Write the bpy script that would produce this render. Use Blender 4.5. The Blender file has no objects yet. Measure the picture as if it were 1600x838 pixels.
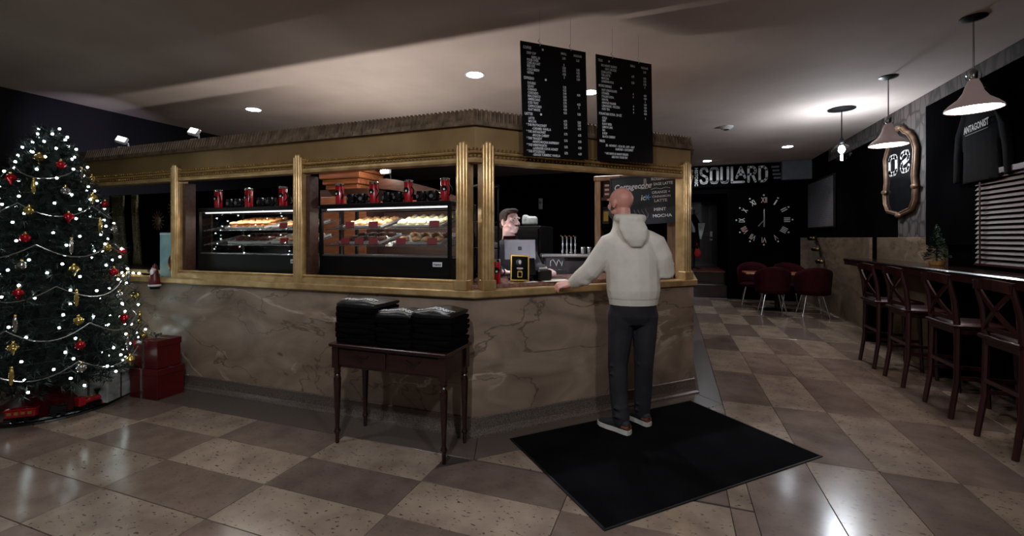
import bpy, bmesh, math, random
from mathutils import Vector, Matrix, Euler
import numpy as np
random.seed(7)
S = bpy.context.scene
C = S.collection
PI = math.pi
SQ = 2 ** 0.5

# ---------------------------------------------------------------- camera
TH = 0.3476                       # the camera looks this far to the left of the aisle direction (+Y)
cam_d = bpy.data.cameras.new('camera')
cam_d.sensor_fit = 'HORIZONTAL'; cam_d.sensor_width = 36.0
cam_d.lens = 696.15 / 1600 * 36
cam_d.shift_y = -46.7 / 1600
cam_d.clip_start = 0.05; cam_d.clip_end = 100
cam = bpy.data.objects.new('camera', cam_d); C.objects.link(cam)
cam.location = (0, 0, 1.45); cam.rotation_euler = (PI / 2, 0, TH)
S.camera = cam

# ---------------------------------------------------------------- world, exposure
W = bpy.data.worlds.new('world'); S.world = W; W.use_nodes = True
W.node_tree.nodes['Background'].inputs[0].default_value = (0.95, 0.88, 0.82, 1)
W.node_tree.nodes['Background'].inputs[1].default_value = 0.055
S.view_settings.view_transform = 'Standard'
S.view_settings.look = 'None'
S.view_settings.gamma = 1.0
S.view_settings.use_curve_mapping = False
S.view_settings.exposure = 0.6
S.cycles.use_denoising = True
S.cycles.sample_clamp_indirect = 4.0
S.cycles.max_bounces = 8
S.cycles.caustics_reflective = False
S.cycles.caustics_refractive = False
CEIL = 3.2
L_SPOT = 75.0                     # watts of one recessed downlight

# ---------------------------------------------------------------- materials
def srgb(r, g, b):
    return tuple(((c / 255) / 12.92 if c / 255 <= 0.04045 else ((c / 255 + 0.055) / 1.055) ** 2.4) for c in (r, g, b)) + (1,)
MATS = {}
def mat(name, col, rough=0.5, metal=0.0, col2=None, scale=8.0, bump=0.0, bscale=60.0, spec=0.5, coat=0.0, stretch=None, detail=4.0, contrast=(0.35, 0.65)):
    """Principled material: two colours mixed by noise, and a fine noise bump."""
    m = bpy.data.materials.new(name); m.use_nodes = True
    n = m.node_tree.nodes; l = m.node_tree.links
    b = n['Principled BSDF']
    b.inputs['Base Color'].default_value = col
    b.inputs['Roughness'].default_value = rough
    b.inputs['Metallic'].default_value = metal
    b.inputs['Specular IOR Level'].default_value = spec
    b.inputs['Coat Weight'].default_value = coat
    tc = n.new('ShaderNodeTexCoord'); mp = n.new('ShaderNodeMapping')
    l.new(tc.outputs['Object'], mp.inputs['Vector'])
    if stretch: mp.inputs['Scale'].default_value = stretch
    if col2 is None: col2 = tuple(c * 0.82 for c in col[:3]) + (1,)
    no = n.new('ShaderNodeTexNoise'); no.inputs['Scale'].default_value = scale; no.inputs['Detail'].default_value = detail
    l.new(mp.outputs['Vector'], no.inputs['Vector'])
    cr = n.new('ShaderNodeValToRGB')
    cr.color_ramp.elements[0].position = contrast[0]; cr.color_ramp.elements[1].position = contrast[1]
    cr.color_ramp.elements[0].color = col; cr.color_ramp.elements[1].color = col2
    l.new(no.outputs['Fac'], cr.inputs['Fac']); l.new(cr.outputs['Color'], b.inputs['Base Color'])
    if bump:
        nb = n.new('ShaderNodeTexNoise'); nb.inputs['Scale'].default_value = bscale; nb.inputs['Detail'].default_value = 3
        l.new(mp.outputs['Vector'], nb.inputs['Vector'])
        bp = n.new('ShaderNodeBump'); bp.inputs['Strength'].default_value = bump; bp.inputs['Distance'].default_value = 0.01
        l.new(nb.outputs['Fac'], bp.inputs['Height']); l.new(bp.outputs['Normal'], b.inputs['Normal'])
    MATS[name] = m
    return m
def emit(name, col, strength):
    m = bpy.data.materials.new(name); m.use_nodes = True
    b = m.node_tree.nodes['Principled BSDF']
    b.inputs['Base Color'].default_value = col
    b.inputs['Emission Color'].default_value = col
    b.inputs['Emission Strength'].default_value = strength
    MATS[name] = m
    return m
def glass(name, col=(1, 1, 1, 1), alpha=0.12, rough=0.02):
    """Thin pane: mostly see-through with a glossy Fresnel reflection."""
    m = bpy.data.materials.new(name); m.use_nodes = True
    n = m.node_tree.nodes; l = m.node_tree.links
    n.remove(n['Principled BSDF'])
    t = n.new('ShaderNodeBsdfTransparent'); t.inputs[0].default_value = col
    g = n.new('ShaderNodeBsdfGlossy'); g.inputs['Roughness'].default_value = rough
    fr = n.new('ShaderNodeFresnel'); fr.inputs[0].default_value = 1.5
    ad = n.new('ShaderNodeMath'); ad.operation = 'ADD'; ad.inputs[1].default_value = alpha * 0.08
    mx = n.new('ShaderNodeMixShader')
    ge = n.new('ShaderNodeNewGeometry'); inv = n.new('ShaderNodeMath'); inv.operation = 'SUBTRACT'; inv.inputs[0].default_value = 1   # only the outer face reflects
    mu = n.new('ShaderNodeMath'); mu.operation = 'MULTIPLY'
    l.new(ge.outputs['Backfacing'], inv.inputs[1])
    l.new(fr.outputs[0], ad.inputs[0]); l.new(ad.outputs[0], mu.inputs[0]); l.new(inv.outputs[0], mu.inputs[1]); l.new(mu.outputs[0], mx.inputs[0])
    l.new(t.outputs[0], mx.inputs[1]); l.new(g.outputs[0], mx.inputs[2])
    l.new(mx.outputs[0], n['Material Output'].inputs['Surface'])
    MATS[name] = m
    return m
def marble(name, base, dark, vein, scale=1.0, rough=0.28):
    """Brown marble: cloudy ground, pale torn veins and thin dark cracks."""
    m = bpy.data.materials.new(name); m.use_nodes = True
    n = m.node_tree.nodes; l = m.node_tree.links; b = n['Principled BSDF']
    tc = n.new('ShaderNodeTexCoord'); mp = n.new('ShaderNodeMapping'); mp.inputs['Scale'].default_value = (scale * .75, scale * .75, scale * 1.5)
    mp.inputs['Rotation'].default_value = (0.22, 0.16, 0.0)
    l.new(tc.outputs['Object'], mp.inputs['Vector'])
    def noise(sc, det, dist=0.0, off=0):
        x = n.new('ShaderNodeTexNoise'); x.inputs['Scale'].default_value = sc; x.inputs['Detail'].default_value = det
        x.inputs['Distortion'].default_value = dist
        if off:
            mo = n.new('ShaderNodeVectorMath'); mo.inputs[1].default_value = (off, off * .7, off * .4)
            l.new(mp.outputs[0], mo.inputs[0]); l.new(mo.outputs[0], x.inputs['Vector'])
        else: l.new(mp.outputs['Vector'], x.inputs['Vector'])
        return x
    def ridge(src, centre, w0, w1):
        s_ = n.new('ShaderNodeMath'); s_.operation = 'SUBTRACT'; s_.inputs[1].default_value = centre
        a_ = n.new('ShaderNodeMath'); a_.operation = 'ABSOLUTE'
        r_ = n.new('ShaderNodeMapRange'); r_.inputs[1].default_value = w0; r_.inputs[2].default_value = w1
        r_.inputs[3].default_value = 1; r_.inputs[4].default_value = 0
        l.new(src, s_.inputs[0]); l.new(s_.outputs[0], a_.inputs[0]); l.new(a_.outputs[0], r_.inputs[0])
        return r_.outputs[0]
    n1 = noise(2.2, 7, 1.2); cr = n.new('ShaderNodeValToRGB')
    cr.color_ramp.elements[0].position = .3; cr.color_ramp.elements[0].color = dark
    cr.color_ramp.elements[1].position = .68; cr.color_ramp.elements[1].color = base
    l.new(n1.outputs['Fac'], cr.inputs['Fac'])
    n2 = noise(1.15, 9, .9, 3.1); n3 = noise(1.6, 5, .5, 7.7); n5 = noise(1.7, 7, .6, 15.2)
    v1 = ridge(n2.outputs['Fac'], .52, .004, .016)
    gate = n.new('ShaderNodeMapRange'); gate.inputs[1].default_value = .5; gate.inputs[2].default_value = .62
    l.new(n3.outputs['Fac'], gate.inputs[0])
    g1 = n.new('ShaderNodeMath'); g1.operation = 'MULTIPLY'; l.new(v1, g1.inputs[0]); l.new(gate.outputs[0], g1.inputs[1])
    g2 = n.new('ShaderNodeMath'); g2.operation = 'MULTIPLY'; g2.inputs[1].default_value = .75; l.new(g1.outputs[0], g2.inputs[0])
    mx = n.new('ShaderNodeMixRGB'); l.new(g2.outputs[0], mx.inputs[0]); l.new(cr.outputs[0], mx.inputs[1]); mx.inputs[2].default_value = vein
    c1 = ridge(n5.outputs['Fac'], .47, .002, .009)
    c2 = n.new('ShaderNodeMath'); c2.operation = 'MULTIPLY'; c2.inputs[1].default_value = .7; l.new(c1, c2.inputs[0])
    mk = n.new('ShaderNodeMixRGB'); l.new(c2.outputs[0], mk.inputs[0]); l.new(mx.outputs[0], mk.inputs[1]); mk.inputs[2].default_value = tuple(x * .45 for x in dark[:3]) + (1,)
    l.new(mk.outputs[0], b.inputs['Base Color'])
    b.inputs['Roughness'].default_value = rough
    MATS[name] = m
    return m
def stone(name, base, alt, pit, rough=0.2, pits=0.5):
    """Polished travertine floor tile: mottled ground with dark elongated pits; every tile object is tinted and shifted at random."""
    m = bpy.data.materials.new(name); m.use_nodes = True
    n = m.node_tree.nodes; l = m.node_tree.links; b = n['Principled BSDF']
    g = n.new('ShaderNodeNewGeometry'); oi = n.new('ShaderNodeObjectInfo')
    sh = n.new('ShaderNodeVectorMath'); sh.operation = 'MULTIPLY_ADD'
    l.new(oi.outputs['Random'], sh.inputs[0]); sh.inputs[1].default_value = (9, 17, 0); l.new(g.outputs['Position'], sh.inputs[2])
    n1 = n.new('ShaderNodeTexNoise'); n1.inputs['Scale'].default_value = 5; n1.inputs['Detail'].default_value = 6
    l.new(sh.outputs[0], n1.inputs['Vector'])
    cr = n.new('ShaderNodeValToRGB'); cr.color_ramp.elements[0].position = .35; cr.color_ramp.elements[1].position = .7
    cr.color_ramp.elements[0].color = base; cr.color_ramp.elements[1].color = alt
    l.new(n1.outputs[0], cr.inputs[0])
    hs = n.new('ShaderNodeHueSaturation')
    mr = n.new('ShaderNodeMapRange'); mr.inputs[3].default_value = .82; mr.inputs[4].default_value = 1.15
    l.new(oi.outputs['Random'], mr.inputs[0]); l.new(mr.outputs[0], hs.inputs['Value']); l.new(cr.outputs[0], hs.inputs['Color'])
    mp = n.new('ShaderNodeMapping'); mp.inputs['Scale'].default_value = (30, 54, 1); mp.inputs['Rotation'].default_value = (0, 0, .5)
    l.new(sh.outputs[0], mp.inputs[0])
    n2 = n.new('ShaderNodeTexNoise'); n2.inputs['Scale'].default_value = 1; n2.inputs['Detail'].default_value = 2
    l.new(mp.outputs[0], n2.inputs['Vector'])
    pr = n.new('ShaderNodeMapRange'); pr.inputs[1].default_value = .625; pr.inputs[2].default_value = .68; pr.inputs[4].default_value = pits
    l.new(n2.outputs[0], pr.inputs[0])
    mx = n.new('ShaderNodeMixRGB'); l.new(pr.outputs[0], mx.inputs[0]); l.new(hs.outputs[0], mx.inputs[1]); mx.inputs[2].default_value = pit
    l.new(mx.outputs[0], b.inputs['Base Color'])
    n3 = n.new('ShaderNodeTexNoise'); n3.inputs['Scale'].default_value = 3.5; l.new(sh.outputs[0], n3.inputs['Vector'])
    rr = n.new('ShaderNodeMapRange'); rr.inputs[3].default_value = rough - .05; rr.inputs[4].default_value = rough + .12
    l.new(n3.outputs[0], rr.inputs[0]); l.new(rr.outputs[0], b.inputs['Roughness'])
    b.inputs['Specular IOR Level'].default_value = .45
    MATS[name] = m
    return m
def scallop(name, base, line):
    """Wallpaper print of upright rounded scales with pale outlines."""
    m = bpy.data.materials.new(name); m.use_nodes = True
    n = m.node_tree.nodes; l = m.node_tree.links; b = n['Principled BSDF']
    tc = n.new('ShaderNodeTexCoord'); mp = n.new('ShaderNodeMapping'); mp.inputs['Scale'].default_value = (1, 9.5, 5.2)
    l.new(tc.outputs['Object'], mp.inputs[0])
    v = n.new('ShaderNodeTexVoronoi'); v.feature = 'DISTANCE_TO_EDGE'; v.inputs['Scale'].default_value = 1; v.inputs['Randomness'].default_value = .55
    l.new(mp.outputs[0], v.inputs['Vector'])
    cr = n.new('ShaderNodeValToRGB'); cr.color_ramp.elements[0].position = .03; cr.color_ramp.elements[1].position = .12
    cr.color_ramp.elements[0].color = line; cr.color_ramp.elements[1].color = base
    l.new(v.outputs['Distance'], cr.inputs[0]); l.new(cr.outputs[0], b.inputs['Base Color'])
    b.inputs['Roughness'].default_value = .6
    MATS[name] = m
    return m

mat('plaster', srgb(206, 192, 184), .85, col2=srgb(190, 176, 169), scale=1.2, bump=.08, bscale=25)
mat('black_wall', srgb(9, 9, 11), .8, col2=srgb(6, 6, 7), scale=1.5, spec=.0)
mat('navy_wall', srgb(24, 23, 30), .75, col2=srgb(17, 17, 22), scale=1.0, spec=.2)
mat('grey_paint', srgb(100, 102, 108), .8)
mat('gold', srgb(220, 186, 132), .28, metal=.5, col2=srgb(184, 148, 96), scale=9, bump=.05, bscale=80)
mat('gold_plain', srgb(150, 121, 80), .42, metal=.45, col2=srgb(132, 104, 66), scale=3)
mat('gold_dull', srgb(128, 106, 84), .4, metal=.3, col2=srgb(90, 72, 56), scale=14)
mat('bright_gold', srgb(224, 184, 96), .25, metal=.9)
marble('marble', srgb(160, 139, 120), srgb(116, 98, 83), srgb(206, 188, 168))
marble('marble_wall', srgb(120, 102, 84), srgb(88, 74, 60), srgb(150, 132, 112), 1.6)
mat('terrazzo', srgb(112, 100, 90), .3, col2=srgb(70, 60, 54), scale=140, detail=2, contrast=(.4, .6))
mat('border_stone', srgb(96, 84, 76), .28, col2=srgb(78, 68, 62), scale=90, detail=2)
stone('tile_light', srgb(150, 132, 114), srgb(122, 104, 90), srgb(56, 44, 36), .17, .85)
stone('tile_dark', srgb(122, 104, 93), srgb(100, 83, 74), srgb(66, 52, 45), .14, .4)
mat('grout', srgb(52, 43, 38), .8)
mat('mat_rubber', srgb(10, 10, 11), .9, col2=srgb(16, 16, 18), scale=3.5, bump=.6, bscale=220, spec=.03)
mat('mat_edge', srgb(14, 14, 15), .55, spec=.3)
mat('dark_wood', srgb(44, 17, 12), .28, col2=srgb(28, 10, 8), scale=6, stretch=(1, 8, 8), coat=.4)
mat('stool_wood', srgb(50, 12, 13), .36, col2=srgb(38, 8, 9), scale=5, stretch=(6, 6, 1), coat=.25)
mat('bar_wood', srgb(34, 18, 15), .22, col2=srgb(22, 11, 9), scale=4, stretch=(8, 1, 8), coat=.5)
mat('orange_wood', srgb(150, 90, 54), .4, col2=srgb(118, 66, 38), scale=4, stretch=(1, 8, 8))
mat('brown_wood', srgb(72, 44, 32), .45, col2=srgb(52, 30, 22), scale=4, stretch=(1, 8, 8))
mat('shelf_wood', srgb(148, 112, 80), .5, col2=srgb(112, 82, 56), scale=5, stretch=(8, 8, 1))
mat('landing_wood', srgb(112, 54, 40), .4, col2=srgb(88, 40, 30), scale=4)
mat('black_plastic', srgb(9, 9, 10), .35, spec=.3)
mat('black_gloss', srgb(10, 10, 11), .12)
mat('black_metal', srgb(22, 22, 23), .4, metal=.5)
mat('black_cloth', srgb(8, 8, 9), .85, col2=srgb(5, 5, 6), scale=30, bump=.3, bscale=160, spec=.05)
mat('black_bag', srgb(8, 8, 9), .42, col2=srgb(6, 6, 6), scale=20, bump=.35, bscale=30)
mat('steel', srgb(188, 188, 190), .25, metal=.95)
mat('chrome', srgb(220, 220, 222), .12, metal=1)
mat('white_plastic', srgb(222, 222, 222), .4)
mat('white_print', srgb(226, 226, 226), .6)
mat('grey_print', srgb(92, 92, 96), .6)
mat('pink_print', srgb(196, 160, 150), .45, metal=.3)
mat('paper', srgb(226, 218, 200), .7)
mat('cream_cloth', srgb(222, 214, 200), .85, col2=srgb(208, 200, 186), scale=7, bump=.25, bscale=120, spec=.2)
mat('denim', srgb(50, 50, 54), .8, col2=srgb(38, 38, 42), scale=6, bump=.3, bscale=180, spec=.2)
mat('skin_tan', srgb(216, 158, 140), .48, col2=srgb(202, 138, 120), scale=9)
mat('skin_pale', srgb(232, 196, 188), .5, col2=srgb(222, 178, 170), scale=9)
mat('hair_brown', srgb(62, 38, 27), .75, col2=srgb(40, 24, 17), scale=40, bump=.6, bscale=140)
mat('hair_grey', srgb(92, 84, 80), .7, col2=srgb(58, 52, 50), scale=60, bump=.6, bscale=160)
mat('shoe_dark', srgb(38, 36, 38), .7, bump=.3, bscale=200)
mat('leather_tan', srgb(134, 74, 44), .45)
mat('sole_white', srgb(212, 206, 196), .55)
mat('vest_cloth', srgb(52, 46, 50), .85, bump=.2, bscale=150)
mat('red_cloth', srgb(168, 22, 34), .8)
mat('maroon_cloth', srgb(46, 3, 9), .85, col2=srgb(34, 2, 7), scale=6, bump=.2, bscale=200, spec=.12)
mat('red_gloss', srgb(170, 14, 28), .2, col2=srgb(146, 10, 22), coat=.5)
mat('red_wrap', srgb(92, 9, 13), .35, col2=srgb(72, 7, 10), scale=3)
mat('red_card', srgb(122, 26, 34), .6)
mat('white_wrap', srgb(196, 200, 194), .55, col2=srgb(142, 148, 142), scale=7)
mat('green_needles', srgb(14, 36, 28), .6, col2=srgb(8, 22, 18), scale=12)
mat('green_small', srgb(34, 66, 38), .6, col2=srgb(18, 40, 22), scale=20)
mat('bark', srgb(58, 40, 28), .85)
mat('silver_bead', srgb(176, 178, 170), .2, metal=.8)
mat('bauble_red', srgb(170, 18, 30), .18, metal=.5)
mat('bauble_gold', srgb(206, 176, 98), .2, metal=.8)
mat('bauble_silver', srgb(190, 190, 186), .15, metal=.9)
mat('cookie', srgb(196, 138, 82), .7, col2=srgb(150, 92, 48), scale=30, bump=.5, bscale=60)
mat('danish', srgb(222, 186, 140), .65, col2=srgb(186, 128, 76), scale=18, bump=.4, bscale=40)
mat('cream_bun', srgb(226, 216, 180), .65, col2=srgb(200, 186, 140), scale=16, bump=.4, bscale=40)
mat('brownie', srgb(92, 48, 34), .6, col2=srgb(60, 30, 22), scale=24, bump=.5, bscale=60)
mat('tray_steel', srgb(206, 206, 204), .3, metal=.6)
mat('counter_stone', srgb(150, 112, 98), .22, col2=srgb(112, 80, 70), scale=40, detail=3)
mat('chalk_slate', srgb(50, 53, 57), .75, col2=srgb(30, 32, 36), scale=3)
mat('blue_chalk', srgb(120, 190, 230), .8)
mat('mug_black', srgb(12, 12, 13), .12)
mat('curtain_gold', srgb(92, 86, 46), .5, metal=.3, col2=srgb(30, 30, 18), scale=60, bump=.6, bscale=90)
mat('poster_sky', srgb(150, 186, 186), .5, col2=srgb(110, 150, 156), scale=4)
mat('tablet_grey', srgb(104, 100, 106), .35, metal=.6)
mat('smoke_glass', srgb(20, 20, 22), .1)
mat('blind_wood', srgb(60, 40, 34), .6, col2=srgb(48, 31, 26), scale=4, stretch=(8, 1, 8))
mat('kraft', srgb(184, 138, 78), .7, col2=srgb(140, 98, 50), scale=14)
mat('shade_metal', srgb(120, 104, 104), .3, metal=.6, spec=.5)
mat('lens_white', srgb(240, 240, 240), .4)
mat('picture_print', srgb(96, 90, 90), .6, col2=srgb(58, 54, 56), scale=5, stretch=(1, 1.5, 30), detail=2)
scallop('wallpaper', srgb(78, 71, 68), srgb(40, 36, 35))
mat('silver_paint', srgb(190, 184, 178), .35, metal=.3)
glass('pane_glass')
glass('clear_acrylic', alpha=.25)
glass('bulb_glass', alpha=.2)
emit('lamp_cool', (0.86, 0.93, 1, 1), 40)
emit('lamp_pink', (1, .80, .74, 1), 16)
emit('globe_glow', (.80, .90, 1, 1), 60)
emit('tree_light', (.84, 1, .97, 1), 14)
emit('warm_light', (1, .82, .4, 1), 14)
emit('case_strip', (.9, .95, 1, 1), 1.3)
emit('screen_glow', (.72, .82, 1, 1), 5)
emit('added_uplight', (1, .93, .86, 1), 6)
emit('flood_face', (.92, .9, 1, 1), 2.2)
mat('mirror_frame', srgb(132, 104, 82), .45, metal=.3, col2=srgb(98, 74, 56), scale=10)
mat('light_block_dark', srgb(7, 14, 12), .9)
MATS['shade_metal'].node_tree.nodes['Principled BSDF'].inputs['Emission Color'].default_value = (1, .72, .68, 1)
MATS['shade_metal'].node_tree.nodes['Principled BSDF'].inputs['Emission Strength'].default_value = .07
emit('track_glow', (1, .93, .82, 1), 30)

# ---------------------------------------------------------------- mesh helpers
class MB:
    """Collects shapes; build() links them as one mesh object."""
    def __init__(s): s.v = []; s.f = []
    def add(s, vs, fs, M=None):
        o = len(s.v)
        s.v += [tuple(M @ Vector(p)) for p in vs] if M else [tuple(p) for p in vs]
        s.f += [tuple(i + o for i in q) for q in fs]
        return s
    def box(s, c, d, M=None, rz=0.0, bev=0.0):
        x, y, z = d[0] / 2, d[1] / 2, d[2] / 2
        if bev:
            b = min(bev, x * .49, y * .49, z * .49); vs = []
            for sz, ins in ((-z, b), (-z + b, 0), (z - b, 0), (z, b)):
                X, Y = x - ins, y - ins; k = b if not ins else b * .6
                vs += [(-X + k, -Y, sz), (X - k, -Y, sz), (X, -Y + k, sz), (X, Y - k, sz), (X - k, Y, sz), (-X + k, Y, sz), (-X, Y - k, sz), (-X, -Y + k, sz)]
            fs = [tuple(range(7, -1, -1)), tuple(range(24, 32))]
            for r in range(3):
                for i in range(8):
                    j = (i + 1) % 8; fs.append((r * 8 + i, r * 8 + j, r * 8 + 8 + j, r * 8 + 8 + i))
        else:
            vs = [(-x, -y, -z), (x, -y, -z), (x, y, -z), (-x, y, -z), (-x, -y, z), (x, -y, z), (x, y, z), (-x, y, z)]
            fs = [(3, 2, 1, 0), (4, 5, 6, 7), (0, 1, 5, 4), (1, 2, 6, 5), (2, 3, 7, 6), (3, 0, 4, 7)]
        T = Matrix.Translation(c) @ Matrix.Rotation(rz, 4, 'Z')
        return s.add(vs, fs, M @ T if M else T)
    def bar(s, p, q, w, h, up=(0, 0, 1)):
        p, q = Vector(p), Vector(q); d = q - p; L = d.length; d.normalize()
        u = Vector(up); a = d.cross(u)
        if a.length < 1e-4: a = d.cross(Vector((1, 0, 0)))
        a.normalize(); b = a.cross(d)
        vs = [t + a * (sx * w / 2) + b * (sy * h / 2) for t in (p, q) for sx, sy in ((-1, -1), (1, -1), (1, 1), (-1, 1))]
        return s.add(vs, [(3, 2, 1, 0), (4, 5, 6, 7), (0, 1, 5, 4), (1, 2, 6, 5), (2, 3, 7, 6), (3, 0, 4, 7)])
    def tube(s, pts, r, n=8, closed=False):
        pts = [Vector(p) for p in pts]; m = len(pts)
        rs = r if isinstance(r, (list, tuple)) else [r] * m
        vs = []; pa = None
        for i, p in enumerate(pts):
            if closed: d = pts[(i + 1) % m] - pts[i - 1]
            else: d = pts[min(i + 1, m - 1)] - pts[max(i - 1, 0)]
            d.normalize()
            if pa is None:
                a = d.cross(Vector((0, 0, 1)))
                if a.length < .05: a = d.cross(Vector((1, 0, 0)))
            else: a = pa - d * pa.dot(d)
            a.normalize(); pa = a; b = d.cross(a)
            vs += [p + (a * math.cos(2 * PI * k / n) + b * math.sin(2 * PI * k / n)) * rs[i] for k in range(n)]
        fs = []
        for i in range(m if closed else m - 1):
            j = (i + 1) % m
            for k in range(n):
                l = (k + 1) % n; fs.append((i * n + k, i * n + l, j * n + l, j * n + k))
        if not closed: fs += [tuple(range(n - 1, -1, -1)), tuple((m - 1) * n + k for k in range(n))]
        return s.add(vs, fs)
    def lathe(s, prof, c=(0, 0, 0), n=16, M=None, caps=True):
        vs = []; fs = []
        for r, z in prof: vs += [(r * math.cos(2 * PI * k / n), r * math.sin(2 * PI * k / n), z) for k in range(n)]
        for i in range(len(prof) - 1):
            for k in range(n):
                l = (k + 1) % n; fs.append((i * n + k, i * n + l, i * n + n + l, i * n + n + k))
        if caps: fs += [tuple(range(n - 1, -1, -1)), tuple((len(prof) - 1) * n + k for k in range(n))]
        T = Matrix.Translation(c)
        return s.add(vs, fs, M @ T if M else T)
    def ball(s, c, r, n=12, m=8, M=None):
        rr = r if isinstance(r, (tuple, list)) else (r, r, r)
        vs = [(0, 0, -rr[2])]; fs = []
        for i in range(1, m):
            a = -PI / 2 + PI * i / m
            vs += [(rr[0] * math.cos(a) * math.cos(2 * PI * k / n), rr[1] * math.cos(a) * math.sin(2 * PI * k / n), rr[2] * math.sin(a)) for k in range(n)]
        vs.append((0, 0, rr[2])); t = len(vs) - 1
        for k in range(n):
            l = (k + 1) % n
            fs.append((0, 1 + l, 1 + k)); fs.append((t, 1 + (m - 2) * n + k, 1 + (m - 2) * n + l))
            for i in range(m - 2): fs.append((1 + i * n + k, 1 + i * n + l, 1 + (i + 1) * n + l, 1 + (i + 1) * n + k))
        T = Matrix.Translation(c)
        return s.add(vs, fs, M @ T if M else T)
    def prism(s, poly, z0, z1, M=None):
        n = len(poly)
        vs = [(x, y, z0) for x, y in poly] + [(x, y, z1) for x, y in poly]
        fs = [tuple(range(n - 1, -1, -1)), tuple(range(n, 2 * n))] + [(i, (i + 1) % n, n + (i + 1) % n, n + i) for i in range(n)]
        return s.add(vs, fs, M)
    def rings(s, rings, M=None):
        """Loft through rings: each (centre, axis_a, axis_b); closed with caps."""
        n = 16; vs = []; fs = []
        for c, a, b in rings:
            c, a, b = Vector(c), Vector(a), Vector(b)
            vs += [c + a * math.cos(2 * PI * k / n) + b * math.sin(2 * PI * k / n) for k in range(n)]
        for i in range(len(rings) - 1):
            for k in range(n):
                l = (k + 1) % n; fs.append((i * n + k, i * n + l, i * n + n + l, i * n + n + k))
        fs += [tuple(range(n - 1, -1, -1)), tuple((len(rings) - 1) * n + k for k in range(n))]
        return s.add(vs, fs, M)
    def limb(s, pts, rs, n=12):
        """Tapered limb with round ends."""
        pts = [Vector(p) for p in pts]
        s.tube(pts, list(rs), n)
        s.ball(pts[0], rs[0] * .98, n, 8); s.ball(pts[-1], rs[-1] * .98, n, 8)
        return s
    def mesh(s, name='m'):
        me = bpy.data.meshes.new(name); me.from_pydata([tuple(v) for v in s.v], [], s.f); me.update()
        bm = bmesh.new(); bm.from_mesh(me); bmesh.ops.recalc_face_normals(bm, faces=bm.faces); bm.to_mesh(me); bm.free()
        return me
    def build(s, name, m, parent=None, smooth=False, loc=None, rz=0.0):
        return link(name, s.mesh(name), m, parent, smooth, loc, rz)
def link(name, me, m, parent=None, smooth=False, loc=None, rz=0.0):
    o = bpy.data.objects.new(name, me); C.objects.link(o)
    if m and not me.materials: me.materials.append(MATS[m] if isinstance(m, str) else m)
    if smooth:
        me.polygons.foreach_set('use_smooth', [True] * len(me.polygons))
        try: me.set_sharp_from_angle(angle=math.radians(42))
        except Exception: pass
    if parent is not None: o.parent = parent
    if loc is not None: o.location = loc
    if rz: o.rotation_euler = (0, 0, rz)
    return o
def tag(o, label=None, cat=None, group=None, kind=None):
    if label: o['label'] = label
    if cat: o['category'] = cat
    if group: o['group'] = group
    if kind: o['kind'] = kind
    return o
def thing(name, label, cat, loc=(0, 0, 0), rz=0.0, group=None):
    o = bpy.data.objects.new(name, None); C.objects.link(o); o.empty_display_size = .1
    o.location = loc; o.rotation_euler = (0, 0, rz)
    return tag(o, label, cat, group)
def dup(o, loc, rz=0.0, label=None, group=None):
    kids = {}
    for x in bpy.data.objects:
        if x.parent: kids.setdefault(x.parent, []).append(x)
    def cp(x, par):
        c = x.copy(); C.objects.link(c); c.parent = par
        for k in kids.get(x, []): cp(k, c)
        return c
    r = cp(o, None); r.location = loc; r.rotation_euler = (0, 0, rz)
    if label: r['label'] = label
    if group: r['group'] = group
    return r
FONT_CACHE = {}
def glyphs(txt, size=1.0, xs=1.0, bold=0.0, align='LEFT', ext=0.0, shear=0.0, spacing=1.0):
    """Text as a mesh in its own XY plane."""
    key = (txt, size, xs, bold, align, ext, shear, spacing)
    if key in FONT_CACHE: return FONT_CACHE[key]
    cu = bpy.data.curves.new('t', 'FONT'); cu.body = txt; cu.size = size; cu.offset = bold; cu.align_x = align
    cu.extrude = ext; cu.resolution_u = 2; cu.shear = shear; cu.space_character = spacing
    ob = bpy.data.objects.new('t', cu); C.objects.link(ob)
    dg = bpy.context.evaluated_depsgraph_get(); dg.update()
    me = bpy.data.meshes.new_from_object(ob.evaluated_get(dg))
    vs = [(v.co.x * xs, v.co.y, v.co.z) for v in me.vertices]; fs = [tuple(p.vertices) for p in me.polygons]
    bpy.data.objects.remove(ob); bpy.data.curves.remove(cu); bpy.data.meshes.remove(me)
    FONT_CACHE[key] = (vs, fs)
    return vs, fs
def letters(name, items, m, parent, M):
    """items: (text, x, y, size, xs, align[, shear]); laid on the plane M (local XY)."""
    mb = MB()
    for it in items:
        t, x, y, size, xs, al = it[:6]
        vs, fs = glyphs(t, size, xs, size * .018, al, 0.0006, it[6] if len(it) > 6 else 0.0)
        mb.add(vs, fs, M @ Matrix.Translation((x, y, 0)))
    return mb.build(name, m, parent)
def wall_frame(o, right, up=(0, 0, 1)):
    """Matrix with local X along right, local Y up, local Z out of the surface, at o."""
    r = Vector(right).normalized(); u = Vector(up).normalized(); n = r.cross(u)
    M = Matrix((r, u, n)).transposed().to_4x4(); M.translation = Vector(o)
    return M
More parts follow.
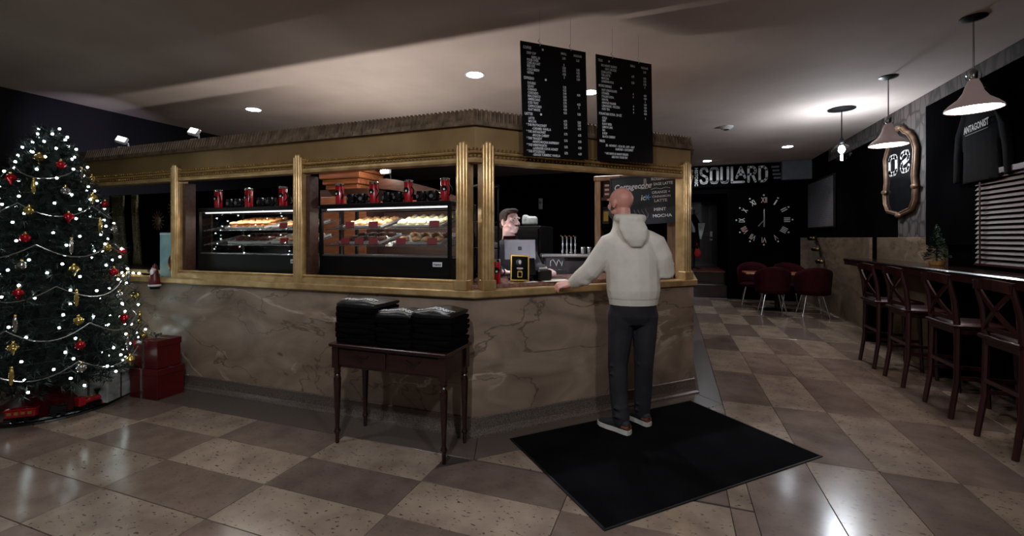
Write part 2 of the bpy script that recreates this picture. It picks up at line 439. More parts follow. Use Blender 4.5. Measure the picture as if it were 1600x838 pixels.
def remeshed(name, mb, voxel, smooth, m, parent=None, loc=None, rz=0.0):
    """Union of the collected shapes as one continuous smooth surface."""
    me = mb.mesh('r'); ob = bpy.data.objects.new('r', me); C.objects.link(ob)
    r = ob.modifiers.new('r', 'REMESH'); r.mode = 'VOXEL'; r.voxel_size = voxel
    if smooth:
        k = ob.modifiers.new('s', 'SMOOTH'); k.factor = .5; k.iterations = smooth
    dg = bpy.context.evaluated_depsgraph_get(); dg.update()
    out = bpy.data.meshes.new_from_object(ob.evaluated_get(dg)); out.name = name
    bpy.data.objects.remove(ob); bpy.data.meshes.remove(me)
    o = link(name, out, m, parent, False, loc, rz)
    out.polygons.foreach_set('use_smooth', [True] * len(out.polygons))
    return o
def lamp(name, kind, loc, power, col, size=.1, rot=None, spot=None, blend=.6, parent=None):
    d = bpy.data.lights.new(name, kind); d.energy = power; d.color = col
    if kind == 'AREA': d.size = size
    else: d.shadow_soft_size = size
    if kind == 'SPOT': d.spot_size = spot; d.spot_blend = blend
    o = bpy.data.objects.new(name, d); C.objects.link(o); o.location = loc
    if rot: o.rotation_euler = rot
    if parent is not None: o.parent = parent
    return o

# ================================================================ the setting
XL, XR, YB, YF = -7.3, 2.88, 11.75, -2.5
fl = tag(MB().box(((XL + XR) / 2, (YB + YF) / 2, -.058), (XR - XL + .4, YB - YF, .1)).build('floor', 'grout'), 'travertine tile floor with light and dark tiles', None, None, 'structure')
ce = tag(MB().box(((XL + XR) / 2, (14.2 + YF) / 2, CEIL + .05), (XR - XL + .4, 14.2 - YF, .1)).build('ceiling', 'plaster'), 'grey plaster ceiling', None, None, 'structure')
wl = tag(MB().box((XL - .05, (YB + YF) / 2, CEIL / 2), (.1, YB - YF, CEIL)).build('wall_left', 'navy_wall'), 'dark painted side wall behind the tree', None, None, 'structure')
wr = tag(MB().box((XR + .06, (YB + YF) / 2, CEIL / 2), (.1, YB - YF, CEIL)).build('wall_right', 'black_wall'), 'dark wall behind the bar counter', None, None, 'structure')
ax0, ax1, az = -.5, 1.21, 2.52
poly = [(XL, 0), (ax0, 0), (ax0, az), (ax1, az), (ax1, 0), (XR + .1, 0), (XR + .1, CEIL), (XL, CEIL)]
Mb = Matrix(((1, 0, 0, 0), (0, 0, -1, YB + .1), (0, 1, 0, 0), (0, 0, 0, 1)))
wb = tag(MB().prism(poly, 0, .1, Mb).build('wall_back', 'black_wall'), 'black rear wall with an alcove', None, None, 'structure')
# alcove behind the rear wall: two risers, a landing and a panelled door
al = MB().box((ax0 - .05, 13.0, 1.3), (.1, 2.3, 2.6)).build('alcove_side', 'black_wall', wb)
MB().box((ax1 + .05, 13.0, 1.3), (.1, 2.3, 2.6)).build('alcove_side', 'black_wall', wb)
MB().box(((ax0 + ax1) / 2, 14.15, 1.3), (ax1 - ax0 + .2, .1, 2.6)).build('alcove_back', 'black_wall', wb)
MB().box(((ax0 + ax1) / 2, 13.0, az + .05), (ax1 - ax0, 2.3, .1)).build('alcove_ceiling', 'black_wall', wb)
st = thing('entry_steps', 'dark steps with pale metal nosing rising to a red-brown landing', 'steps', ((ax0 + ax1) / 2, 11.8, 0))
MB().box((0, .17, .155), (ax1 - ax0 - .01, .34, .31)).build('lower_step', 'bar_wood', st)
MB().box((-.1, .005, .318), (ax1 - ax0 - .3, .05, .016)).build('nosing', 'steel', st)
MB().box((0, 1.28, .30), (ax1 - ax0 - .01, 1.86, .60)).build('upper_step', 'bar_wood', st)
MB().box((0, 1.27, .612), (ax1 - ax0 - .01, 1.90, .024)).build('landing', 'landing_wood', st)
dr = tag(MB().box((.62, 14.06, 1.62), (.98, .05, 1.98)).build('door_1', 'bar_wood'), 'dark panelled door at the top of the steps', None, None, 'structure')
for z, h in ((1.15, .7), (2.06, .86)):
    MB().box((.62, 14.025, z), (.66, .02, h), bev=.008).build('door_panel', 'dark_wood', dr)
for dx in (-.52, .52): MB().box((.62 + dx, 14.05, 1.64), (.08, .09, 2.03)).build('door_jamb', 'bar_wood', dr)
MB().box((.62, 14.05, 2.67), (1.12, .09, .09)).build('door_head', 'bar_wood', dr)
hp = MB().box((1.02, 14.015, 1.52), (.07, .012, .26), bev=.004).build('lock_plate', 'steel', dr)
MB().ball((1.02, 13.98, 1.46), .032).build('door_knob', 'steel', hp, True)

# --- floor tiles: long joints across in front of the kiosk, long joints along the aisle
def clip(poly, nx, ny, k):
    out = []
    for i in range(len(poly)):
        a, b = poly[i], poly[(i + 1) % len(poly)]
        da, db = a[0] * nx + a[1] * ny - k, b[0] * nx + b[1] * ny - k
        if da <= 0: out.append(a)
        if da * db < 0:
            t = da / (da - db); out.append((a[0] + (b[0] - a[0]) * t, a[1] + (b[1] - a[1]) * t))
    return out
def lay_tile(poly, dark, name='tile', m=None):
    if len(poly) < 3: return
    cx = sum(p[0] for p in poly) / len(poly); cy = sum(p[1] for p in poly) / len(poly)
    w = [(p[0] - cx, p[1] - cy) for p in poly]
    def inset(q, g): return [(x - math.copysign(min(g, abs(x)), x), y - math.copysign(min(g, abs(y)), y)) for x, y in q]
    a, b = inset(w, .0018), inset(w, .0035); n = len(w)
    vs = [(x, y, -.012) for x, y in a] + [(x, y, -.0015) for x, y in a] + [(x, y, 0) for x, y in b]
    fs = [tuple(range(2 * n, 3 * n))] + [(r * n + i, r * n + (i + 1) % n, r * n + n + (i + 1) % n, r * n + n + i) for r in (0, 1) for i in range(n)]
    MB().add(vs, fs).build(name, m or ('tile_dark' if dark else 'tile_light'), fl, False, (cx, cy, 0))
lx0, ly0, lw, lh = -2.268, 1.971, .8517, .3474
for r in range(-5, 8):
    for c in range(-6, 5):
        x0, x1, y0, y1 = lx0 + c * lw, lx0 + c * lw + lw, ly0 + r * lh, ly0 + r * lh + lh
        if r == 1: y1 = min(y1, 2.65)
        x0, x1 = max(x0, XL), min(x1, .404)
        if x1 - x0 < .02: continue
        p = [(x0, y0), (x1, y0), (x1, y1), (x0, y1)]
        # border around the kiosk front and its 45 degree face
        p = clip(p, -1, 1, 3.878) if x1 > -1.3 else clip(p, 0, 1, 2.65)
        if x0 < -1.228 < x1 and r >= 1: p = clip(p, 0, 1, 3.9)
        if r >= 2 and x1 < -1.2: continue
        if r >= 2 and p: p = clip(p, -1, 0, 1.228)
        lay_tile(p, (r + c) % 2 == 0)
rx0, ry0, rw, rh = .404, 3.373, .3975, .996
for r in range(-4, 9):
    for c in range(0, 7):
        x0, x1, y0, y1 = rx0 + c * rw, rx0 + c * rw + rw, ry0 + r * rh, ry0 + r * rh + rh
        x1, y1 = min(x1, XR), min(y1, YB)
        if x1 - x0 < .03 or y1 - y0 < .03: continue
        lay_tile([(x0, y0), (x1, y0), (x1, y1), (x0, y1)], (r + c) % 2 == 1)
for p in ([(XL, 2.652), (-1.227, 2.652), (-1.34, 2.97), (XL, 2.97)], [(-1.227, 2.652), (.404, 4.283), (.17, 4.52), (-1.34, 2.97)], [(.404, 4.283), (.404, YB), (.17, YB), (.17, 4.52)]):
    lay_tile(p, True, 'border_slab', 'border_stone')

# --- right wall: marble dado, wallpaper, black window surround
for y0, y1 in ((8.37, 11.74), (6.35, 8.11)):
    MB().box((XR - .005, (y0 + y1) / 2, .73), (.04, y1 - y0, 1.46), bev=.004).build('marble_panel', 'marble_wall', wr)
MB().box((2.79, YB - .02, .73), (.16, .04, 1.46), bev=.004).build('marble_panel', 'marble_wall', wb)
MB().box((XR + .004, 7.1, 2.21), (.012, .80, 1.50)).build('wallpaper_panel', 'wallpaper', wr)
MB().box((XR + .004, 5.9, 3.08), (.012, 9.0, .24)).build('wallpaper_panel', 'wallpaper', wr)
MB().box((XR - .01, 5.2, 2.2), (.05, 3.04, 1.66), bev=.006).build('window_surround', 'black_wall', wr)
MB().box((2.62, YB - .10, 2.98), (.62, .20, .42)).build('soffit', 'grey_paint', wb)

# --- recessed downlights
def downlight(x, y, label, watts=1.0, cone=150, blend=.5):
    t = thing('recessed_downlight', label, 'ceiling light', (x, y, CEIL), 0, 'recessed ceiling downlights')
    MB().lathe([(.088, -.004), (.105, -.004), (.108, 0), (.088, 0)], n=24, caps=False).build('trim_ring', 'white_plastic', t, True)
    MB().lathe([(.088, -.003), (.06, -.010), (.0005, -.013)], n=24, caps=False).build('lens', 'lamp_cool', t, True)
    lamp('downlight_bulb', 'SPOT', (0, 0, -.03), L_SPOT * watts, (.90, .93, 1.0), .07, None, math.radians(cone), blend, t)
downlight(-5.37, 4.50, 'bright round downlight above the left display case', 1.0)
downlight(-2.00, 4.35, 'bright round downlight left of the hanging menu boards', 1.0)
downlight(-.94, 5.34, 'bright round downlight seen between the two menu boards', 1.0)
downlight(2.05, 9.80, 'round downlight above the red dining chairs', .45, 100)
downlight(.72, 11.0, 'small round downlight above the large wall sign', .40, 150)
downlight(-3.3, 1.45, 'downlight in front of the counter, nearer the tree', .42, 140)
downlight(-.75, .1, 'downlight above the floor before the black mat', 1.6, 178, .25)
downlight(.9, .5, 'downlight above the aisle tiles at the front', 1.15, 178, .25)
def added_uplight(loc, rz, L, watts, label):  # uplight added inside the kiosk to brighten the ceiling
    t = thing('added_uplight_strip', label, 'light strip', loc, rz)
    MB().box((0, 0, .008), (L, .05, .016)).build('channel', 'white_plastic', t)
    MB().box((0, 0, .018), (L - .04, .03, .006)).build('diffuser', 'added_uplight', t)
    a = lamp('strip_light', 'AREA', (0, 0, .03), watts, (1, .91, .84), L, (PI, 0, 0), None, .6, t)
    a.data.shape = 'RECTANGLE'; a.data.size = L - .06; a.data.size_y = .04
W_UP = 24.0
added_uplight((-3.05, 3.715, 1.1205), 0, 2.5, W_UP, 'long added uplight strip behind the pastry cases, brightening the ceiling')


# ================================================================ the kiosk
PA, PB_, PC, PD = (XL + .02, 2.985), (-1.375, 2.985), (.178, 4.538), (.178, 6.6)
def path(o):
    return [(PA[0], PA[1] - o), (PB_[0] + .4142 * o, PB_[1] - o), (PC[0] + o, PC[1] - .4142 * o), (PD[0] + o, PD[1])]
def sweep(prof, i0=0, i1=3):
    """Sweep a closed (offset, z) profile along kiosk path stations i0..i1."""
    mb = MB(); n = len(prof); vs = []; fs = []
    for i in range(i0, i1 + 1):
        vs += [(path(o)[i][0], path(o)[i][1], z) for o, z in prof]
    for i in range(i1 - i0):
        for k in range(n):
            l = (k + 1) % n; fs.append((i * n + k, i * n + l, i * n + n + l, i * n + n + k))
    fs += [tuple(range(n - 1, -1, -1)), tuple((i1 - i0) * n + k for k in range(n))]
    return mb.add(vs, fs)
K = thing('coffee_kiosk', 'marble and gilded service kiosk with fluted pilasters and reeded cornice', 'kiosk', (0, 0, 0))
for i in range(3):
    sweep([(-.06, .10), (0, .10), (0, 1.012), (-.06, 1.012)], i, i + 1).build('marble_panel', 'marble', K)
sweep([(-.06, 0), (.052, 0), (.050, .012), (.030, .022), (.018, .045), (.013, .10), (.013, .126), (.006, .132), (-.06, .132)]).build('plinth', 'terrazzo', K)
sweep([(-.09, 1.008), (.028, 1.008), (.034, 1.016), (.034, 1.056), (.028, 1.064), (-.09, 1.064)]).build('ledge', 'gold', K)
sweep([(-.14, 2.02), (-.025, 2.02), (-.025, 2.285), (-.14, 2.285)]).build('frieze', 'gold_plain', K)
sweep([(-.10, 2.012), (-.004, 2.012), (.002, 2.03), (-.004, 2.046), (-.10, 2.046)]).build('lower_moulding', 'gold', K)
sweep([(-.10, 2.078), (-.012, 2.078), (.000, 2.088), (-.012, 2.098), (-.10, 2.098)]).build('upper_moulding', 'gold', K)
sweep([(-.14, 2.285), (.004, 2.285), (-.006, 2.325), (-.024, 2.325), (-.052, 2.41), (-.14, 2.41)]).build('cornice', 'gold_dull', K)
def along(i, s, o):
    p, q = path(o)[i], path(o)[i + 1]
    d = Vector((q[0] - p[0], q[1] - p[1])); L = d.length; d.normalize()
    return Vector((p[0] + d.x * s, p[1] + d.y * s, 0)), d, L
beads = MB(); reeds = MB(); blocks = MB()
for i in range(2):
    L = along(i, 0, 0)[2]
    s = .02 if i else 1.2
    while s < L - .005:
        for z, o, r in ((2.062, -.004, .0085), (2.114, -.008, .0085)):
            p, d, _ = along(i, s, o); p.z = z
            beads.ball(p, (r, r, r), 6, 4)
        s += .034
    s = .02 if i else 1.2
    while s < L - .01:
        p, d, _ = along(i, s, -.024); q, _, _ = along(i, s, -.050); p.z = 2.322; q.z = 2.414
        reeds.tube([p, q], .0125, 6)
        s += .036
    s = .04 if i else 1.2
    while s < L - .03:
        p, d, _ = along(i, s, -.002); p.z = 2.306
        blocks.box(p, (.05, .016, .030), rz=math.atan2(d.y, d.x))
        s += .092
tag(beads.build('bead_moulding', 'bright_gold', K), kind='stuff')
tag(reeds.build('reeding', 'gold_dull', K, True), kind='stuff')
tag(blocks.build('dentil_row', 'gold_dull', K), kind='stuff')
def pilaster(i, s, base=True, w=.092):
    p, d, L = along(i, s, 0.0); a = math.atan2(d.y, d.x); n = Vector((d.y, -d.x, 0))
    M = Matrix.Translation(p) @ Matrix.Rotation(a, 4, 'Z')       # local x along the face, -y outwards
    sh = MB().box((0, .045, 1.60), (w, .10, 1.07), M).build('pilaster', 'gold', K)
    zb = 1.138 if base else 1.064
    for x, r, top in ((-.037, .0105, 2.148), (-.013, .0165, 2.170), (.013, .0165, 2.170), (.037, .0105, 2.148)):
        MB().lathe([(r, zb), (r, top - r), (r * .8, top - r * .35), (r * .35, top)], (x, -.004, 0), 12, M).build('flute', 'gold', sh, True)
    if base: MB().box((0, .01, 1.101), (w + .012, .09, .074), M, bev=.004).build('base_block', 'gold', sh)
    return sh
LEN0 = along(0, 0, 0)[2]
for X, b in ((-4.60, False), (-3.045, False), (-1.475, True)): pilaster(0, X - PA[0], b)
pilaster(1, .108); pilaster(1, along(1, 0, 0)[2] - .085)
# sill frames and inner jambs of the two glazed bays
for x0, x1 in ((-4.55, -3.095), (-2.995, -1.525)):
    f = MB().box(((x0 + x1) / 2, 3.025, 1.085), (x1 - x0, .10, .042)).build('sill_frame', 'gold', K)
    MB().box(((x0 + x1) / 2, 3.035, 1.118), (x1 - x0, .07, .026)).build('sill_step', 'gold', f)
    MB().tube([(x0, 3.0, 1.128), (x1, 3.0, 1.128)], .009, 8).build('sill_bead', 'gold', f, True)
    MB().box((x0 + .02, 3.075, 1.56), (.04, .10, .86)).build('inner_jamb', 'brown_wood', f)
# counters inside
ctr = [(-1.425, 3.05), (-.0, 4.475), (-.0, 5.28), (-1.66, 3.62), (-1.66, 3.05)]
k1 = MB().prism(ctr, 1.066, 1.095).build('service_counter', 'counter_stone', K)
MB().prism([(-1.43, 3.12), (-.02, 4.53), (-.02, 5.18), (-1.62, 3.58), (-1.62, 3.12)], .14, 1.066).build('counter_body', 'black_wall', k1)
k2 = MB().box((-4.46, 3.43, 1.10), (5.55, .68, .04)).build('case_counter', 'black_plastic', K)
MB().box((-4.46, 3.45, .58), (5.5, .60, .99)).build('counter_body', 'black_wall', k2)

# ================================================================ display cases, trays, pastries
TILT = .24                          # the shelves slope up towards the back
def display_case(x0, x1, label):
    t = thing('display_case', label, 'display case', ((x0 + x1) / 2, 3.40, 1.12))
    w = x1 - x0; D = .50; h = .63
    MB().box((0, 0, .087), (w, D, .174), bev=.006).build('base', 'black_plastic', t)
    MB().box((0, 0, h - .02), (w, D, .04), bev=.006).build('top', 'black_plastic', t)
    for sx in (-1, 1):
        for sy in (-1, 1): MB().box((sx * (w / 2 - .013), sy * (D / 2 - .013), .38), (.026, .026, .43)).build('corner_post', 'black_plastic', t)
    MB().box((0, -D / 2 + .006, .382), (w - .05, .005, .416)).build('glass_front', 'pane_glass', t)
    for sx in (-1, 1): MB().box((sx * (w / 2 - .006), 0, .382), (.005, D - .05, .416)).build('glass_side', 'pane_glass', t)
    MB().box((0, -D / 2 + .012, .180), (w - .05, .012, .012)).build('glass_rail', 'steel', t)
    MB().box((0, -D / 2 + .05, h - .046), (w - .1, .012, .010)).build('light_strip', 'case_strip', t)
    lamp('strip_light', 'AREA', (0, -.12, h - .065), 3.2, (1.0, .94, .86), .3, None, None, .6, t).data.shape = 'RECTANGLE'
    for z in (.268, .412):
        s = MB()
        for k in range(9): s.bar((-w / 2 + .03, -D / 2 + .04 + k * .05, z), (w / 2 - .03, -D / 2 + .04 + k * .05, z), .006, .006)
        for k in range(5): s.bar((-w / 2 + .03 + k * (w - .06) / 4, -D / 2 + .04, z - .004), (-w / 2 + .03 + k * (w - .06) / 4, D / 2 - .06, z - .004), .008, .008)
        o = s.build('wire_shelf', 'steel', t); o.data.transform(Matrix.Translation((0, 0, z + .045)) @ Matrix.Rotation(TILT, 4, 'X') @ Matrix.Translation((0, 0, -z)))
    pl = MB().box((w / 2 - .115, -D / 2 - .003, .118), (.085, .006, .038), bev=.002).build('brand_plate', 'white_plastic', t)
    letters('lettering', [('Avantco', 0, -.008, .026, .8, 'CENTER', .25)], 'black_plastic', pl, wall_frame((w / 2 - .115, -D / 2 - .0065, .118), (1, 0, 0)))
    return t
case_l = display_case(-4.52, -3.14, 'black glass pastry case in the left bay beside the tree')
case_r = display_case(-2.97, -1.66, 'black glass pastry case in the bay beside the corner pilasters')
for o in case_l.children + case_r.children:
    if o.type == 'LIGHT': o.data.size = 1.0; o.data.size_y = .05
def pastry_mesh(kind):
    mb = MB()
    if kind == 'cookie': mb.lathe([(.026, 0), (.036, .005), (.0375, .014), (.031, .021), (.012, .0255)], n=10)
    elif kind == 'danish':
        mb.lathe([(.03, 0), (.043, .008), (.043, .022), (.034, .032), (.014, .030)], n=10); mb.ball((0, 0, .030), (.018, .018, .010), 8, 5)
    elif kind == 'cream_bun':
        mb.ball((0, 0, .020), (.036, .046, .024), 10, 6); mb.ball((0, .012, .036), (.02, .02, .012), 8, 5)
    else: mb.box((0, 0, .018), (.075, .06, .036), bev=.008)
    return mb.mesh(kind)
PM = {k: pastry_mesh(k) for k in ('cookie', 'danish', 'cream_bun', 'brownie')}
WORDS = {'cookie': 'round brown cookie', 'danish': 'golden danish pastry', 'cream_bun': 'pale iced bun', 'brownie': 'dark square brownie'}
ORD = ['first', 'second', 'third', 'fourth', 'fifth', 'sixth', 'seventh', 'eighth', 'ninth']
def tray(cx, cy, z, w, dpt, kind, nx, ny, where, cards=(), stack=1):
    word = kind.replace('_', ' ')
    t = thing('baking_tray', 'sloping metal tray of ' + word + 's, ' + where, 'tray', (cx, cy, z))
    t.rotation_euler = (TILT, 0, 0)
    R = Matrix.Translation((cx, cy, z)) @ Matrix.Rotation(TILT, 4, 'X')
    MB().box((0, 0, .003), (w, dpt, .006)).build('tray_base', 'tray_steel', t)
    for sx in (-1, 1): MB().bar((sx * w / 2, -dpt / 2, .010), (sx * w / 2, dpt / 2, .010), .006, .018).build('tray_rim', 'tray_steel', t)
    for sy in (-1, 1): MB().bar((-w / 2, sy * dpt / 2, .010), (w / 2, sy * dpt / 2, .010), .006, .018).build('tray_rim', 'tray_steel', t)
    for s in range(stack):
        for i in range(nx):
            for j in range(ny):
                p = R @ Vector((-w / 2 + (i + .5) * w / nx + random.uniform(-.006, .006), -dpt / 2 + .03 + (j + .5) * (dpt - .03) / ny, .0065 + s * .026))
                o = link(kind, PM[kind], kind, None, True, p)
                o.rotation_euler = (TILT, 0, random.uniform(-.5, .5))
                row = 'front row' if j == 0 else ('back row' if j == ny - 1 else ORD[j] + ' row')
                lab = '%s%s, %s, %s from left, %s' % ('upper ' if s else ('lower ' if stack > 1 else ''), WORDS[kind], row, ORD[i], where)
                tag(o, lab, 'pastry', word + 's, ' + where)
    for k, x in enumerate(cards):
        p = R @ Vector((x, -dpt / 2 - .010, .004))
        c = tag(MB().box((0, 0, .026), (.088, .006, .052)).build('price_card', 'red_card', None, False, p), '%s dark red price card from left, %s' % (ORD[k], where), 'price card', 'price cards, ' + where)
        c.rotation_euler = (-.15, 0, .08)
zu, zl = 1.12 + .462, 1.12 + .318
tray(-2.58, 3.40, zu, .40, .34, 'danish', 4, 3, 'right case, upper left tray', (-.12, .13))
tray(-2.02, 3.40, zu, .46, .34, 'cream_bun', 5, 3, 'right case, upper right tray', (.17,))
tray(-2.60, 3.40, zl, .42, .34, 'brownie', 4, 2, 'right case, lower left tray', (-.15, 0, .15))
tray(-2.03, 3.40, zl, .46, .34, 'danish', 4, 2, 'right case, lower right tray', (-.14, .16))
tray(-3.98, 3.40, zu, .52, .34, 'cookie', 6, 4, 'left case, upper left tray', (), 2)
tray(-3.42, 3.40, zu, .40, .34, 'cookie', 4, 3, 'left case, upper right tray', (-.05, .11))
tray(-3.95, 3.40, zl, .50, .34, 'brownie', 5, 2, 'left case, lower left tray', ())
tray(-3.42, 3.40, zl, .42, .34, 'danish', 4, 2, 'left case, lower right tray', (-.04,))

# red tumblers and black mugs on the case tops
def tumbler(name='tumbler', label='', loc=(0, 0, 0), group=None, face=-PI / 2):
    t = thing(name, label, 'tumbler', loc, 0, group)
    MB().lathe([(.032, 0), (.036, .004), (.038, .17), (.037, .172)], n=18).build('cup', 'red_gloss', t, True)
    MB().lathe([(.040, .170), (.041, .176), (.040, .188), (.030, .192)], n=18).build('rim_lid', 'chrome', t, True)
    h = [(.036 + .034 * math.sin(PI * k / 8), 0, .05 + .085 * k / 8) for k in range(9)]
    R = Matrix.Rotation(face + 1.2, 4, 'Z')
    MB().tube([R @ Vector(p) for p in h], .006, 8).build('handle', 'black_plastic', t, True)
    Mf = Matrix.Rotation(face, 4, 'Z') @ wall_frame((.0365, 0, .105), (0, 1, 0))
    MB().lathe([(.024, -.004), (.024, .0022), (.022, .003)], n=16, M=Mf).build('emblem', 'black_gloss', t)
    MB().lathe([(.010, 0), (.009, .0045)], (0, -.008, 0), n=10, M=Mf).build('emblem_mark', 'white_print', t)
    return t
tx = [(-4.36, 'red tumbler at the tree end of the left case top'), (-3.94, 'red tumbler in the middle of the left case top'), (-3.50, 'red tumbler at the right end of the left case top'),
      (-2.83, 'red tumbler at the left end of the right case top'), (-2.46, 'second red tumbler from the left on the right case'), (-2.11, 'third red tumbler from the left on the right case'), (-1.76, 'red tumbler at the corner end of the right case top')]
tb0 = tumbler('tumbler', tx[0][1], (tx[0][0], 3.25, 1.7505), 'red tumblers on the cases')
for x, lb in tx[1:]: dup(tb0, (x, 3.25, 1.7505), random.uniform(-.3, .3), lb)
mug = thing('coffee_mug', 'glossy black mug next to the leftmost tumbler on the left case', 'mug', (-4.20, 3.27, 1.7505), 0, 'black mugs on the cases')
MB().lathe([(.035, 0), (.047, .012), (.050, .05), (.046, .092), (.043, .092), (.044, .05), (.038, .012)], n=18, caps=True).build('body', 'mug_black', mug, True)
MB().tube([(.046 + .034 * math.sin(PI * k / 8), 0, .02 + .055 * k / 8) for k in range(9)], .007, 8).build('handle', 'mug_black', mug, True)
MB().lathe([(.016, 0), (.0155, .003)], M=Matrix.Rotation(-PI / 2, 4, 'Z') @ wall_frame((.049, 0, .048), (0, 1, 0)), n=12).build('emblem', 'grey_print', mug)
for x, lb in ((-4.09, 'second black mug from the left on the left case'), (-3.78, 'black mug just right of the middle tumbler on the left case'), (-3.66, 'black mug just left of the right tumbler on the left case'), (-3.36, 'black mug right of the right tumbler on the left case'),
              (-3.25, 'last black mug beside the pilaster on the left case'), (-2.71, 'first black mug from the left on the right case'), (-2.60, 'second black mug from the left on the right case'),
              (-2.33, 'third black mug from the left on the right case'), (-2.22, 'fourth black mug from the left on the right case'), (-1.99, 'fifth black mug from the left on the right case'), (-1.88, 'last black mug beside the corner tumbler')):
    dup(mug, (x, 3.27, 1.7505), random.choice((.3, -.4, PI - .3, .1)), lb)

# ================================================================ behind the cases
hu = thing('wooden_hutch', 'orange-brown wooden hutch with stepped crown behind the right case', 'hutch', (-4.25, 5.1, 0))
MB().box((0, .05, 1.06), (.80, .40, 2.12)).build('body', 'brown_wood', hu)
for k, (dx, z, h) in enumerate(((0, 2.15, .06), (.05, 2.22, .07), (.10, 2.30, .08), (.13, 2.365, .04))):
    MB().box((0, .02, z), (.54 + dx * 1.4, .42 + dx, h), bev=.008).build('crown_step', 'orange_wood', hu)
for sx in (-.2, .2): MB().box((sx, -.155, 1.60), (.36, .02, .84), bev=.006).build('door', 'orange_wood', hu)
ar = thing('curved_pediment', 'brown curved wooden pediment behind the right display case', 'pediment', (-3.05, 5.05, 0))
pts = [(-.65 + 1.3 * k / 10, 0, 2.20 - .34 * (k / 10) ** 1.5) for k in range(11)]
a = MB()
a.add([(x, y, z + dz) for x, _, z in pts for y, dz in ((-.06, -.09), (.06, -.09), (.06, .05), (-.06, .05))],
      [(i * 4 + k, i * 4 + (k + 1) % 4, i * 4 + 4 + (k + 1) % 4, i * 4 + 4 + k) for i in range(10) for k in range(4)] + [(3, 2, 1, 0), (40, 41, 42, 43)])
a.build('arch', 'brown_wood', ar)
MB().box((0, .1, .90), (1.3, .10, 1.80)).build('panel', 'brown_wood', ar)
MB().box((0, .03, 1.92), (1.3, .10, .05)).build('rail', 'orange_wood', ar)
tl = thing('flood_lamp', 'small white lit flood lamp behind the right case tumblers', 'lamp', (-3.55, 4.93, 2.345))
MB().box((0, 0, 0), (.14, .06, .10), bev=.01).build('housing', 'white_plastic', tl)
MB().box((0, -.033, -.005), (.05, .008, .07), bev=.003).build('led_face', 'track_glow', tl)
MB().tube([(0, .03, -.02), (0, .10, -.03), (0, .12, -.10)], .012).build('stem', 'black_metal', tl)
lamp('led_light', 'POINT', (0, -.10, -.02), 5, (1, .92, .82), .05, None, None, .6, tl)
# cool flood lamps standing on the cornice at the left
def flood(x, label, rz):
    t = thing('cornice_floodlight', label, 'floodlight', (x, 3.06, 2.412), rz, 'white floodlights on the cornice')
    MB().box((0, 0, .006), (.08, .05, .010)).build('foot', 'white_plastic', t)
    MB().tube([(.05, 0, .01), (.045, 0, .05), (.0, 0, .07)], .008, 6).build('bracket', 'white_plastic', t, True)
    M = Matrix.Translation((-.02, 0, .085)) @ Euler((-.5, .25, .3)).to_matrix().to_4x4() @ Matrix.Scale(.75, 4)
    h = MB().box((0, 0, 0), (.13, .05, .10), M, bev=.008).build('head', 'white_plastic', t)
    MB().box((0, -.027, 0), (.105, .006, .075), M).build('lens', 'flood_face', h)
flood(-4.42, 'white square floodlight on the cornice, nearer the downlight', 0)
flood(-5.52, 'white square floodlight on the cornice, nearer the tree', .4)
lamp('flood_beam', 'SPOT', (-5.66, 3.10, 2.54), 40, (.80, .76, 1), .04, Vector((-1.75, .62, .22)).to_track_quat('-Z', 'Y').to_euler(), math.radians(58), 1.0)

# ---- dark left bay: glitter curtains, poster, figurine, string of bulbs, ornaments
for k, (x, w, lb) in enumerate(((-6.80, .30, 'wide gold glitter curtain strip in the dark left bay'), (-6.45, .12, 'narrow gold glitter curtain strip in the dark left bay'))):
    m_ = MB(); n = 14; vs = []; fs = []
    for i in range(9):
        for j in range(n):
            vs.append((w * (j / (n - 1) - .5) * (1 - .25 * math.sin(i / 8 * PI)) + .05 * i / 8, .02 * math.sin(j * 1.9 + i * .3), 2.0 - .92 * i / 8))
    for i in range(8):
        for j in range(n - 1): fs.append((i * n + j, i * n + j + 1, i * n + n + j + 1, i * n + n + j))
    o = m_.add(vs, fs).build('glitter_curtain', 'curtain_gold', None, True, (x, 3.7, 0)); o.modifiers.new('thick', 'SOLIDIFY').thickness = .006
    tag(o, lb, 'curtain')
po = thing('illustrated_poster', 'pale blue illustrated poster propped beside the left pilaster', 'poster', (-4.79, 3.04, 1.066))
MB().box((0, .01, .22), (.25, .012, .44)).build('board', 'poster_sky', po)
MB().box((0, .003, .425), (.25, .004, .012)).build('edge_strip', 'white_plastic', po)
MB().ball((.06, 0, .13), (.06, .006, .09)).build('printed_figure', 'red_wrap', po, True)
fg = thing('bearded_figurine', 'small red-robed figurine with white beard on the ledge end', 'figurine', (-4.80, 2.925, .95))
MB().lathe([(.045, .02), (.052, .04), (.046, .09), (.034, .15), (.026, .17)], n=14).build('robe', 'red_wrap', fg, True)
MB().lathe([(.053, .028), (.055, .036), (.053, .046)], n=14, caps=False).build('hem', 'white_print', fg, True)
MB().lathe([(.04, 0), (.045, .02)], n=14).build('base', 'black_plastic', fg, True)
MB().ball((0, -.01, .19), (.022, .022, .026)).build('head', 'skin_pale', fg, True)
MB().ball((0, -.026, .165), (.022, .014, .035)).build('beard', 'white_print', fg, True)
MB().lathe([(.026, .20), (.020, .225), (.005, .25)], n=12).build('hat', 'red_wrap', fg, True)
for sx in (-1, 1): MB().limb([(sx * .03, 0, .15), (sx * .06, -.01, .165), (sx * .065, -.02, .185)], [.012, .011, .010], 8).build('arm', 'red_wrap', fg, True)
MB().bar((0, .03, .06), (0, .075, .115), .03, .008).build('hanger', 'steel', fg)
sl = thing('ledge_string_lights', 'row of warm bulbs strung along the left ledge', 'string lights', (-5.35, 2.99, 1.07))
